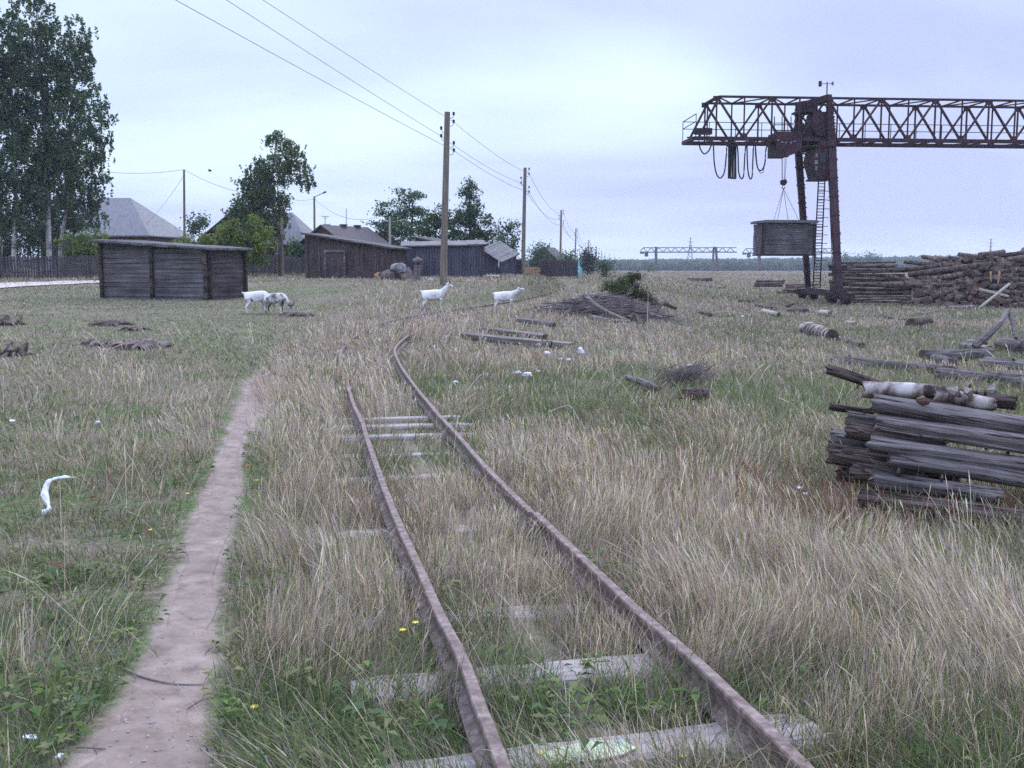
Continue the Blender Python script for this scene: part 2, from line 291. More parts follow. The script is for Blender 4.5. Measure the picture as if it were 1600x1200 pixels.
# ------------------------------------------------------------------ mesh helpers
class MB:
    def __init__(s): s.v = []; s.f = []; s.m = []; s.c = []
    def add(s, vs, fs, mi=0):
        o = len(s.v); s.v += [tuple(p) for p in vs]; s.f += [tuple(i+o for i in f) for f in fs]; s.m += [mi]*len(fs)
    def box(s, c, size, rz=0, mi=0, M=None):
        hx, hy, hz = size[0]/2, size[1]/2, size[2]/2
        vs = [Vector((x, y, z)) for x in (-hx, hx) for y in (-hy, hy) for z in (-hz, hz)]
        m = M or Matrix.Rotation(rz, 3, 'Z'); c = Vector(c)
        s.add([m@p+c for p in vs], [(0, 1, 3, 2), (4, 6, 7, 5), (0, 4, 5, 1), (2, 3, 7, 6), (0, 2, 6, 4), (1, 5, 7, 3)], mi)
    def tube(s, pts, rs, n=6, mi=0, capmi=None, caps=True, jit=0, ang0=0):
        pts = [Vector(p) for p in pts]
        if not hasattr(rs, '__len__'): rs = [rs]*len(pts)
        vs = []; up = Vector((0, 0, 1))
        for i, p in enumerate(pts):
            t = (pts[min(i+1, len(pts)-1)]-pts[max(i-1, 0)])
            if t.length < 1e-9: t = Vector((0, 0, 1))
            t.normalize(); a = t.cross(up)
            if a.length < .05: a = t.cross(Vector((1, 0, 0)))
            a.normalize(); b = a.cross(t)
            for k in range(n):
                an = 2*math.pi*k/n+ang0; r = rs[i]*(1+random.uniform(-jit, jit)); vs.append(p+(a*math.cos(an)+b*math.sin(an))*r)
        fs = []
        for i in range(len(pts)-1):
            for k in range(n): fs.append((i*n+k, i*n+(k+1) % n, (i+1)*n+(k+1) % n, (i+1)*n+k))
        s.add(vs, fs, mi)
        if caps:
            o = len(s.v)-len(vs); e = (len(pts)-1)*n
            s.f += [tuple(o+k for k in reversed(range(n))), tuple(o+e+k for k in range(n))]; s.m += [mi if capmi is None else capmi]*2
    def bar(s, a, b, w, h=None, mi=0):
        a, b = Vector(a), Vector(b); t = (b-a); L = t.length
        if L < 1e-6: return
        t.normalize(); u = t.cross(Vector((0, 0, 1)))
        if u.length < .02: u = Vector((1, 0, 0))
        u.normalize(); v = u.cross(t); h = h or w
        vs = [p+u*(x*w/2)+v*(y*h/2) for p in (a, b) for x, y in ((-1, -1), (1, -1), (1, 1), (-1, 1))]
        s.add(vs, [(0, 1, 2, 3), (7, 6, 5, 4), (0, 4, 5, 1), (1, 5, 6, 2), (2, 6, 7, 3), (3, 7, 4, 0)], mi)
    def prism(s, prof, y0, y1, M=None, o=(0, 0, 0), mi=0):
        """profile in (x, z) swept along y"""
        n = len(prof); vs = [Vector((x, y, z)) for y in (y0, y1) for x, z in prof]; o = Vector(o)
        if M: vs = [M@p for p in vs]
        vs = [p+o for p in vs]
        s.add(vs, [tuple(range(n)), tuple(reversed(range(n, 2*n)))]+[(k, k+n, (k+1) % n+n, (k+1) % n) for k in range(n)], mi)
    def build(s, name, mats, parent=None, origin=None, smooth=False):
        if isinstance(mats, str): mats = [mats]
        if parent is not None: o = Vector(parent.get('_w', (0, 0, 0)))
        elif origin is not None: o = Vector(origin)
        else: o = Vector((0, 0, 0))
        me = bpy.data.meshes.new(name); me.from_pydata([(x-o.x, y-o.y, z-o.z) for x, y, z in s.v], [], s.f)
        for m in mats: me.materials.append(MATS[m])
        me.polygons.foreach_set('material_index', s.m)
        if smooth: me.polygons.foreach_set('use_smooth', [True]*len(s.f))
        if s.c:
            a = me.color_attributes.new('Col', 'FLOAT_COLOR', 'POINT'); a.data.foreach_set('color', np.array(s.c, 'f').ravel())
        me.update(); ob = bpy.data.objects.new(name, me); COL.objects.link(ob)
        if parent is not None: ob.parent = parent; ob['_w'] = tuple(o)
        elif origin is not None: ob.location = o; ob['_w'] = tuple(o)
        return ob
def tag(o, label=None, cat=None, group=None, kind=None):
    if label: o['label'] = label
    if cat: o['category'] = cat
    if group: o['group'] = group
    if kind: o['kind'] = kind
    return o
def thing(name, label, cat, loc, group=None):
    o = bpy.data.objects.new(name, None); COL.objects.link(o); o.location = loc; o['_w'] = tuple(loc); o.empty_display_size = .3
    return tag(o, label, cat, group)
def fast_mesh(name, verts, quads, tris, col, mats, smooth=False):
    """numpy arrays -> one mesh"""
    me = bpy.data.meshes.new(name); nv = len(verts)
    me.vertices.add(nv); me.vertices.foreach_set('co', np.asarray(verts, 'f').ravel())
    q = np.asarray(quads, 'i').reshape(-1, 4); t = np.asarray(tris, 'i').reshape(-1, 3)
    loops = np.concatenate([q.ravel(), t.ravel()]); me.loops.add(len(loops)); me.loops.foreach_set('vertex_index', loops)
    me.polygons.add(len(q)+len(t)); ls = np.concatenate([np.arange(len(q))*4, len(q)*4+np.arange(len(t))*3]).astype('i')
    me.polygons.foreach_set('loop_start', ls)
    if smooth: me.polygons.foreach_set('use_smooth', np.ones(len(ls), bool))
    for m in mats: me.materials.append(MATS[m])
    me.update(calc_edges=True)
    if col is not None:
        a = me.color_attributes.new('Col', 'FLOAT_COLOR', 'POINT'); c = np.ones((nv, 4), 'f'); c[:, :3] = col; a.data.foreach_set('color', c.ravel())
    ob = bpy.data.objects.new(name, me); COL.objects.link(ob); return ob
# ------------------------------------------------------------------ ground
PATH_ROWS = [(1330, 60, 350), (1195, 100, 335), (1100, 175, 332), (1000, 230, 342), (900, 268, 350), (800, 300, 378), (750, 325, 380), (700, 343, 381), (650, 368, 404), (600, 392, 436), (580, 420, 447), (568, 443, 454)]
PL = [hit(l, y) for y, l, r in PATH_ROWS]; PR = [hit(r, y) for y, l, r in PATH_ROWS]
PLs = catmull([tuple(p) for p in PL], 10); PRs = catmull([tuple(p) for p in PR], 10)
PCs = (PLs+PRs)/2; PWs = np.hypot(*(PRs-PLs)[:, :2].T)/2
def path_dist(x, y):
    """<1 inside the trodden path"""
    d = np.full(x.shape, 1e9); q = np.full(x.shape, 1e9)
    for (a, w) in zip(PCs, PWs):
        dd = np.hypot(x-a[0], y-a[1])/w; q = np.minimum(q, dd)
    return q
def build_ground():
    rr = np.concatenate([[.4, .9, 1.4], np.exp(np.linspace(math.log(1.8), math.log(160), 300)), np.exp(np.linspace(math.log(165), math.log(3000), 60))])
    aa = np.concatenate([np.linspace(-math.pi, -.75, 60, endpoint=False), np.linspace(-.75, .75, 620), np.linspace(.75, math.pi, 61)[1:-1]])
    Rr, A = np.meshgrid(rr, aa, indexing='ij'); x = Rr*np.sin(A); y = Rr*np.cos(A)
    z = gz(x.ravel(), y.ravel()); x = x.ravel(); y = y.ravel()
    n, m = len(rr), len(aa); idx = np.arange(n*m).reshape(n, m)
    a = idx[:-1]; b = idx[1:]
    q = np.stack([a, np.roll(a, -1, 1), np.roll(b, -1, 1), b], -1).reshape(-1, 4)[:, ::-1]
    c = n*m; V_ = np.column_stack([x, y, z]); V_ = np.vstack([V_, [0, 0, z[:m].mean()]])
    t = np.column_stack([idx[0], np.roll(idx[0], -1), np.full(m, c)])[:, ::-1]
    ob = fast_mesh('ground', V_, q, t, None, ['meadow_ground'], True); tag(ob, kind='structure')
    xx, yy = V_[:, 0], V_[:, 1]; r = np.hypot(xx, yy)
    pd = path_dist(xx, yy); dirt = np.clip((1.08-pd)/.35+(fbm(xx*5, yy*5, 91)-.5)*1.1, 0, 1)+np.clip(fbm(xx*1.3, yy*1.3, 21)-.62, 0, .3)*2.0
    D, _ = cl_dist(xx, yy); dirt += np.clip(1-D/1.0, 0, 1)*.2
    for nm, v in (('Dirt', np.clip(dirt, 0, 1)), ('Far', np.clip((r-90)/160, 0, 1))):
        at_ = ob.data.attributes.new(nm, 'FLOAT', 'POINT'); at_.data.foreach_set('value', v.astype('f'))
build_ground()
def ribbon(name, mat, Ls, Rs, across=12, lift=.006, rag=.12, seed=1):
    n = len(Ls); m = across+1; V_ = []
    for i in range(n):
        a = np.array(Ls[i][:2]); b = np.array(Rs[i][:2]); w = np.linalg.norm(b-a)
        e0 = (float(vnoise(np.array([i*.35]), np.array([seed*9.]), seed)[0])-.5)*rag*2; e1 = (float(vnoise(np.array([i*.35]), np.array([seed*5.+50]), seed)[0])-.5)*rag*2
        for k in range(m):
            t = k/across; t = -e0+(1+e0+e1)*t; p = a+(b-a)*t; V_.append(p)
    V_ = np.array(V_); kk = np.tile(np.minimum(np.arange(m), across-np.arange(m)), n); z = gz(V_[:, 0], V_[:, 1])+lift-np.where(kk == 0, .004, 0); idx = np.arange(n*m).reshape(n, m)
    q = np.stack([idx[:-1, :-1], idx[:-1, 1:], idx[1:, 1:], idx[1:, :-1]], -1).reshape(-1, 4)
    ob = fast_mesh(name, np.column_stack([V_, z]), q, np.zeros((0, 3)), None, [mat], True); tag(ob, kind='structure'); return ob
def dense(P, step=.06):
    out = []
    for a, b in zip(P[:-1], P[1:]):
        k = max(1, int(np.linalg.norm((b-a)[:2])/step/ (1+np.linalg.norm(a[:2])*.12)))
        for i in range(k): out.append(a+(b-a)*i/k)
    out.append(P[-1]); return np.array(out)
_k = np.linspace(0, len(PLs)-1, 150)
def resamp(P): return np.column_stack([np.interp(_k, np.arange(len(P)), P[:, i]) for i in range(3)])
ribbon('dirt_path', 'path_soil', (lambda a, b: a+(b-a)*.14)(resamp(PLs), resamp(PRs)), (lambda a, b: b-(b-a)*.14)(resamp(PLs), resamp(PRs)), 16, .007, .16, 3)
# sandy village track on the left, behind the shed
gl = [hit(px, py) for px, py in ((-260, 470), (-60, 456), (60, 448), (170, 443), (300, 441))]
gr = [hit(px, py) for px, py in ((-260, 458), (-60, 447), (60, 441.5), (170, 438.5), (300, 437.5))]
ribbon('gravel_road', 'sand_track', catmull([tuple(p) for p in gl], 8), catmull([tuple(p) for p in gr], 8), 6, .05, .1, 4)
def pebbles():
    m = MB(); 
    for i in range(230):
        k = random.random()**1.6*(len(PCs)-12); i0 = int(k); p = PCs[i0]+(PCs[i0+1]-PCs[i0])*(k-i0); w = PWs[i0]
        d = PCs[i0+1]-PCs[i0]; d = d/np.linalg.norm(d[:2]); s = random.gauss(0, .55)*w; x = p[0]-d[1]*s; y = p[1]+d[0]*s
        r = abs(random.gauss(.001, .0028))+.002; z = g1(x, y)+.012; a = random.random()*3
        vs = [(x+math.cos(a+j*1.26)*r*random.uniform(.7, 1.3), y+math.sin(a+j*1.26)*r*random.uniform(.7, 1.3), z-.002) for j in range(5)]+[(x+random.uniform(-.3, .3)*r, y, z+r*.8)]
        m.add(vs, [(j, (j+1) % 5, 5) for j in range(5)])
    tag(m.build('pebbles', 'pebble_stone'), 'tiny pale stones scattered over the trodden dirt path', 'gravel', kind='stuff')
pebbles()

# ------------------------------------------------------------------ railway track
track = thing('railway_track', 'rusty narrow gauge railway track half buried in dry grass, curving away to the right', 'railway track', (float(CL[3].x), float(CL[3].y), float(CL[3].z)-.13))
def rail_mesh(P, i0, i1, end_shift=0):
    """flat-bottomed rail: foot, web, head"""
    prof = [(-.04, -.11), (.04, -.11), (.04, -.104), (.006, -.088), (.006, -.03), (.021, -.024), (.022, -.006), (.018, 0), (-.018, 0), (-.022, -.006), (-.021, -.024), (-.006, -.03), (-.006, -.088), (-.04, -.104)]
    m = MB(); n = len(prof); vs = []; Q = P[i0:i1+1].copy()
    Q[:, 0] += np.array([(float(vnoise(np.array([i*.21+i0]), np.array([2.]), 8)[0])-.5)*.03 for i in range(len(Q))])
    for i, p in enumerate(Q):
        d = Q[min(i+1, len(Q)-1)]-Q[max(i-1, 0)]; d = d/np.linalg.norm(d); s = np.array([d[1], -d[0], 0]); s /= np.linalg.norm(s)
        for x, z in prof: vs.append(p+s*x+np.array([0, 0, z]))
    fs = [(i*n+k, (i+1)*n+k, (i+1)*n+(k+1) % n, i*n+(k+1) % n) for i in range(len(Q)-1) for k in range(n)]
    fs += [tuple(range(n)), tuple(reversed(range((len(Q)-1)*n, len(Q)*n)))]
    m.add(vs, fs); return m
def idx_row(row):
    k = [r[0] for r in RAILS].index(row)+3; return k*6
j = idx_row(660)
rail_mesh(RLs, 0, j).build('rail', 'rail_rust', track); 
RL2 = RLs.copy(); RL2[:, 0] -= .012; rail_mesh(RL2, j, len(RLs)-1)
P2 = RL2.copy(); P2[j] = P2[j]+(P2[j+1]-P2[j])*.1
rail_mesh(P2, j, len(RLs)-1).build('rail', 'rail_rust', track)
j2 = idx_row(800); P3 = RRs.copy()
rail_mesh(RRs, 0, j2).build('rail', 'rail_rust', track); P3[j2] = P3[j2]+(P3[j2+1]-P3[j2])*.04
rail_mesh(P3, j2, len(RRs)-1).build('rail', 'rail_rust', track)
# fishplates at the joints
for P, jj in ((RLs, j), (RRs, j2)):
    m = MB(); d = Vector(P[jj+1]-P[jj-1]).normalized(); s = Vector((d.y, -d.x, 0)).normalized(); c = Vector(P[jj])
    for sg in (-1, 1):
        m.bar(c-d*.22+s*sg*.02+Vector((0, 0, -.055)), c+d*.22+s*sg*.02+Vector((0, 0, -.055)), .014, .05)
        for k in (-.15, -.05, .05, .15): m.bar(c+d*k+s*sg*.018+Vector((0, 0, -.055)), c+d*k+s*sg*.05+Vector((0, 0, -.055)), .022)
    m.build('fishplate', 'rail_rust', track)
def sleeper_mesh(L=1.45, w=.2, h=.12, seed=0):
    random.seed(seed); m = MB(); nx = 14; rows = []
    for i in range(nx+1):
        x = -L/2+L*i/nx; ww = w/2*(1+random.uniform(-.06, .06)); e = random.uniform(0, .012)+(.02 if i in (0, nx) else 0)
        rows.append([(x, -ww, -h), (x, -ww*1.0, -.02-e), (x, -ww*.8, -e*.4), (x, 0, random.uniform(-.006, .004)), (x, ww*.8, -e*.4), (x, ww, -.02-e), (x, ww, -h)])
    vs = [p for r in rows for p in r]; k = 7
    fs = [(i*k+j, i*k+j+1, (i+1)*k+j+1, (i+1)*k+j) for i in range(nx) for j in range(k-1)]+[tuple(range(k)), tuple(reversed(range(nx*k, nx*k+k)))]
    m.add(vs, fs); return m
arc = np.concatenate([[0], np.cumsum(np.linalg.norm(np.diff(CLs, axis=0), axis=1))])
def cl_at(s): return np.array([np.interp(s, arc, CLs[:, i]) for i in range(3)])
rows_s = []
for y in (1168, 1048, 946, 880, 819, 770, 738, 704, 679, 664, 652, 641, 631, 621, 612):
    ss = np.linspace(6, arc[-1], 3000); pp = np.array([cl_at(q) for q in ss]); pp[:, 2] -= .112
    rel = pp-C0; rowy = 600-1600*(rel@UP)/(rel@FW); ok = rel[:, 1] > 1.5; rows_s.append(float(ss[ok][np.argmin(np.abs(rowy[ok]-y))]))
s_ = rows_s[0]-.7
while s_ > .5: rows_s.insert(0, s_); s_ -= .68
s_ = rows_s[-1]
for i in range(26): s_ += .66; rows_s.append(s_)
SLEEP = []
for i, s in enumerate(rows_s):
    p = cl_at(s); d = cl_at(s+.2)-cl_at(s-.2); a = math.atan2(d[1], d[0])-math.pi/2+random.uniform(-.03, .03)
    ob = sleeper_mesh(random.uniform(1.38, 1.52), random.uniform(.17, .22), .12, i).build('sleeper', 'sleeper_wood'); ob.parent = track
    ob.location = (p[0]-track.location.x+random.uniform(-.04, .04), p[1]-track.location.y, p[2]-.112-(.026 if 3.9 < p[1] < 9.4 else .05 if p[1] > 11.4 else 0)-track.location.z)
    ob.rotation_euler = (0, 0, a); SLEEP.append((p[0], p[1], a)); ob['_w'] = tuple(Vector(track.location)+Vector(ob.location))
# the nearest sleeper in view lies askew and carries flaked paint
near_i = min(range(len(rows_s)), key=lambda k: abs(SLEEP[k][1]-2.85))
sl = [o for o in track.children if o.name.startswith('sleeper')]
ns = sl[near_i]; ns['label'] = 'grey sleeper with a flaked patch of yellow and blue paint, crossing the bottom edge'; ns.rotation_euler.z += .07
pm = MB(); q0 = [(-.2, -.05), (-.08, -.062), (.03, -.05), (.09, -.02), (.07, .04), (-.02, .06), (-.12, .05), (-.2, .02)]
pm.add([(x, y, .0075) for x, y in q0]+[(x, y, .002) for x, y in q0], [tuple(range(8))]+[(k, k+8, (k+1) % 8+8, (k+1) % 8) for k in range(8)])
po = pm.build('paint_patch', 'blue_green_paint'); po.parent = ns; po.location = (.0, -.01, 0)

# ------------------------------------------------------------------ distant forest on the rise behind the field
def far_forest():
    rng = np.random.RandomState(5); N = 9000
    D = 560+rng.rand(N)**1.0*420; a = rng.uniform(-.62, .62, N); x = D*np.tan(a); y = D
    z = gz(x, y, False)-.5+np.clip((D-560)/420, 0, 1)*(2.2+1.6*fbm(x*.004, y*0+.3, 9))+np.clip(x/600, 0, 1)*4*np.clip((D-560)/420, 0, 1)
    h = rng.uniform(4.5, 6.8, N)*(1+.5*np.clip((x-100)/500, 0, 1)); w = rng.uniform(2.2, 4.2, N)
    n = 6; V_ = np.zeros((N, 3*n+1, 3)); C_ = np.zeros((N, 3*n+1, 3))
    for lv, (hh, rr) in enumerate(((.08, .75), (.45, 1.0), (.78, .62))):
        for k in range(n):
            an = 2*math.pi*k/n+rng.rand(N)*.6; rad = w*rr*rng.uniform(.7, 1.2, N)
            V_[:, lv*n+k] = np.column_stack([x+np.cos(an)*rad, y+np.sin(an)*rad, z+h*(hh+rng.uniform(-.07, .07, N))])
    V_[:, 3*n] = np.column_stack([x, y, z+h])
    base = np.array([.035, .055, .03])*rng.uniform(.7, 1.35, (N, 1))*np.array([1, 1, 1]); C_[:] = base[:, None, :]
    q = []; t = []
    for lv in range(2):
        for k in range(n): q.append((lv*n+k, lv*n+(k+1) % n, (lv+1)*n+(k+1) % n, (lv+1)*n+k))
    for k in range(n): t.append((2*n+k, 2*n+(k+1) % n, 3*n))
    off = (np.arange(N)*(3*n+1))[:, None, None]
    ob = fast_mesh('forest', V_.reshape(-1, 3), (np.array(q)[None]+off).reshape(-1, 4), (np.array(t)[None]+off).reshape(-1, 3), C_.reshape(-1, 3), ['forest_leaves'])
    tag(ob, 'far blue green wood reaching along the whole horizon', 'forest', kind='stuff')
    # the rise the wood stands on
    xs = np.linspace(-900, 900, 60); ys = np.linspace(555, 1600, 20); X, Y = np.meshgrid(xs, ys); X = X.ravel(); Y = Y.ravel()
    Z = gz(X, Y, False)-.3+np.clip((Y-560)/420, 0, 1)*(2.2+1.6*fbm(X*.004, Y*0+.3, 9))+np.clip(X/600, 0, 1)*4*np.clip((Y-560)/420, 0, 1)-.6
    idx = np.arange(60*20).reshape(20, 60); q = np.stack([idx[:-1, :-1], idx[:-1, 1:], idx[1:, 1:], idx[1:, :-1]], -1).reshape(-1, 4)
    tag(fast_mesh('hills', np.column_stack([X, Y, Z]), q, np.zeros((0, 3)), None, ['meadow_ground'], True), kind='structure')
far_forest()
# ------------------------------------------------------------------ village buildings
def wall_box(m, o, u, v, L, Wd, h0, h1, zb, mi=0, t=.05):
    pass
def shed(name, label, o, u, v, L, Wd, hl, hr, mat, roofmat, posts=(), over=(.3, .25, .3), zoff=-.15, back_drop=.0, door=None, roof_t=.07):
    """lean-to shed: front wall starts at o, runs L along u, Wd deep along v; wall heights hl..hr along the front"""
    o = Vector(o); u = Vector((u[0], u[1], 0)).normalized(); v = Vector((v[0], v[1], 0)).normalized()
    t = thing(name, label, 'shed', (o.x, o.y, o.z))
    az = math.atan2(u.y, u.x); M = Matrix.Rotation(az, 3, 'Z')
    def piece(nm, mat_, m, parent=t):    # mesh in the shed's own frame so the board grain runs along the wall
        ob = m.build(nm, mat_); ob.parent = parent; ob.rotation_euler.z = az if parent is t else 0; return ob
    sgn = 1 if v.dot(M@Vector((0, 1, 0))) > 0 else -1
    zb = zoff
    def quadwall(p, q, hp, hq, nm='wall', n=1, mat2=None):
        m = MB(); p = Vector(p); q = Vector(q); d = (q-p); Lq = d.length; ang = math.atan2(d.y, d.x)
        # boards as separate planks within the wall's one mesh
        if mat == 'plank_lying':
            k = int(max(hp, hq)/.17)+1
            for i in range(k):
                z0 = zb+i*.17; 
                for s0, s1 in ((0, .5), (.5, 1)):
                    a0 = Lq*s0; a1 = Lq*s1-.01; top0 = min(z0+.158, hp+(hq-hp)*s0); top1 = min(z0+.158, hp+(hq-hp)*s1)
                    if top0 <= z0+.01 and top1 <= z0+.01: continue
                    top0 = max(top0, z0+.005); top1 = max(top1, z0+.005); w_ = random.uniform(0, .022); dr = random.uniform(-.02, .02)
                    m.add([(a0, w_, z0+dr), (a1, w_, z0-dr*.5), (a1, w_, top1), (a0, w_, top0), (a0, w_+.03, z0), (a1, w_+.03, z0), (a1, w_+.03, top1), (a0, w_+.03, top0)],
                          [(0, 1, 2, 3), (7, 6, 5, 4), (0, 3, 7, 4), (1, 5, 6, 2), (3, 2, 6, 7), (0, 4, 5, 1)])
            m.add([(0, .06, zb), (Lq, .06, zb), (Lq, .06, hq), (0, .06, hp)], [(0, 1, 2, 3)])
        else:
            k = int(Lq/.16)
            for i in range(k):
                a0 = Lq*i/k; a1 = Lq*(i+1)/k-.012; w_ = random.uniform(0, .02); h_ = hp+(hq-hp)*(i+.5)/k-random.uniform(0, .05)
                m.add([(a0, w_, zb), (a1, w_, zb), (a1, w_, h_), (a0, w_, h_), (a0, w_+.03, zb), (a1, w_+.03, zb), (a1, w_+.03, h_), (a0, w_+.03, h_)],
                      [(0, 1, 2, 3), (7, 6, 5, 4), (0, 3, 7, 4), (1, 5, 6, 2), (3, 2, 6, 7), (0, 4, 5, 1)])
            m.add([(0, .06, zb), (Lq, .06, zb), (Lq, .06, hq-.03), (0, .06, hp-.03)], [(0, 1, 2, 3)])
        ob = m.build(nm, mat2 or mat); ob.parent = t
        ob.location = M@Vector((p.x, p.y, 0)); ob.rotation_euler.z = az+ang; return ob
    W_ = Wd*sgn
    if sgn > 0:
        quadwall((0, 0, 0), (L, 0, 0), hl, hr); quadwall((L, 0, 0), (L, W_, 0), hr, hr-back_drop, mat2='plank_lying_shaded_brown' if mat == 'plank_lying' else None); quadwall((L, W_, 0), (0, W_, 0), hr-back_drop, hl-back_drop); quadwall((0, W_, 0), (0, 0, 0), hl-back_drop, hl)
    for s in posts:
        m = MB(); x, y, h = s; m.box((x, y-.05*sgn, (zb+h)/2), (.12, .10, h-zb)); piece('post', 'plank_upright_brown' if mat != 'plank_lying' else 'brown_log', m)
    ox, oy, of = over; m = MB()
    def P(x, y, dz): return (x, y, hl+(hr-hl)*x/L-back_drop*(y*sgn)/Wd+dz)
    nx = 9; ny = 3; xs = [-ox+(L+2*ox)*i/nx for i in range(nx+1)]; y0 = -of*sgn; y1 = (Wd+oy)*sgn
    for i in range(nx):
        w_ = random.uniform(-.012, .012); e = random.uniform(-.08, .05)
        m.add([P(xs[i], y0-e*sgn, .01+w_), P(xs[i+1]-.01, y0-e*sgn, .01+w_), P(xs[i+1]-.01, y1, .01+w_), P(xs[i], y1, .01+w_), P(xs[i], y0-e*sgn, roof_t+w_), P(xs[i+1]-.01, y0-e*sgn, roof_t+w_+.008), P(xs[i+1]-.01, y1, roof_t+w_), P(xs[i], y1, roof_t+w_)],
              [(3, 2, 1, 0), (4, 5, 6, 7), (0, 1, 5, 4), (1, 2, 6, 5), (2, 3, 7, 6), (3, 0, 4, 7)])
    m.add([P(-ox+.03, y0+.05*sgn, -.03), P(L+ox-.03, y0+.05*sgn, -.03), P(L+ox-.03, y1-.05*sgn, -.03), P(-ox+.03, y1-.05*sgn, -.03), P(-ox+.03, y0+.05*sgn, .0), P(L+ox-.03, y0+.05*sgn, .0), P(L+ox-.03, y1-.05*sgn, .0), P(-ox+.03, y1-.05*sgn, .0)],
          [(3, 2, 1, 0), (4, 5, 6, 7), (0, 1, 5, 4), (1, 2, 6, 5), (2, 3, 7, 6), (3, 0, 4, 7)])
    piece('roof', roofmat, m)
    if door:
        x0, x1, h, fm = door; m = MB()
        dm = MB(); dm.box(((x0+x1)/2, -.03*sgn, (zb+h)/2), (x1-x0-.02, .05, h-zb-.05)); d = piece('door', 'plank_upright_brown', dm)
        for x in (x0, x1): m.box((x, -.07*sgn, (zb+h)/2), (.12, .08, h-zb))
        m.box(((x0+x1)/2, -.071*sgn, h+.05), (x1-x0+.12, .09, .12)); piece('door_frame', fm, m)
    return t
# shed with lying boards, nearest on the left
c = at(325, 470, 36); c.z = at(325, 470, 36).z
c.z -= .04; uu = Vector((.953, -.302, 0)); o = Vector((c.x, c.y, c.z))-uu*4.4
shed('plank_shed', 'low grey plank shed of lying boards with a lean-to roof, left of the goats', (o.x, o.y, c.z), uu, (.302, .953), 4.4, 2.45, 2.12, 1.84, 'plank_lying', 'tar_roof',
     posts=((0, 0, 2.1), (2.15, 0, 2.0), (4.36, 0, 1.86), (4.46, .12, 1.84), (4.44, 2.42, 1.82)), over=(.22, .25, .28), zoff=-.35, back_drop=-.02)
# long dark shed with a door frame
a = at(480, 432, 57); b = at(618, 436.5, 55.6); uu = (b-a); uu.z = 0; L = uu.length
shed('long_shed', 'long dark upright-board shed with a pale door frame, roof sloping down rightwards', (a.x, a.y, a.z), uu, (-uu.y, uu.x), L-.45, 2.8, 2.30, 1.55, 'plank_upright_brown', 'dark_roof',
     posts=((0.02, 0, 2.28), (L-.5, 0, 1.55)), over=(.3, .1, .22), zoff=-.4, door=(1.15, 2.3, 1.35, 'plank_lying'))
a = at(632, 432, 60); b = at(757, 433, 60.5); uu = (b-a); uu.z = 0; L = uu.length
sh3 = shed('blue_grey_shed', 'blue-grey upright-board shed with a flat-looking roof behind the tallest utility pole', (a.x, a.y, a.z), uu, (-uu.y, uu.x), L, 3.0, 1.72, 1.82, 'plank_upright_dark', 'tar_roof',
     posts=((L-.05, 0, 1.8), (.05, 0, 1.7)), over=(.18, .3, .12), zoff=-.4, back_drop=-.28)
a = at(650, 425, 66); b = at(700, 425, 65); uu = (b-a); uu.z = 0; L = uu.length
shed('outbuilding', 'outbuilding roof end slanting up behind the blue-grey shed', (a.x, a.y, a.z), uu, (-uu.y, uu.x), L, 2.5, 2.15, 1.75, 'plank_upright_dark', 'dark_roof', over=(.3, .3, .2), zoff=-.4)
a = at(757, 428, 68); b = at(783, 428, 67.6); uu = (b-a); uu.z = 0; L = uu.length
shed('lean_to', 'small lean-to with a steep grey roof right of the blue-grey shed', (a.x, a.y, a.z), uu, (-uu.y, uu.x), L, 3, 1.55, .85, 'plank_upright_dark', 'tar_roof', over=(.15, .3, .3), zoff=-.4, back_drop=-.5)

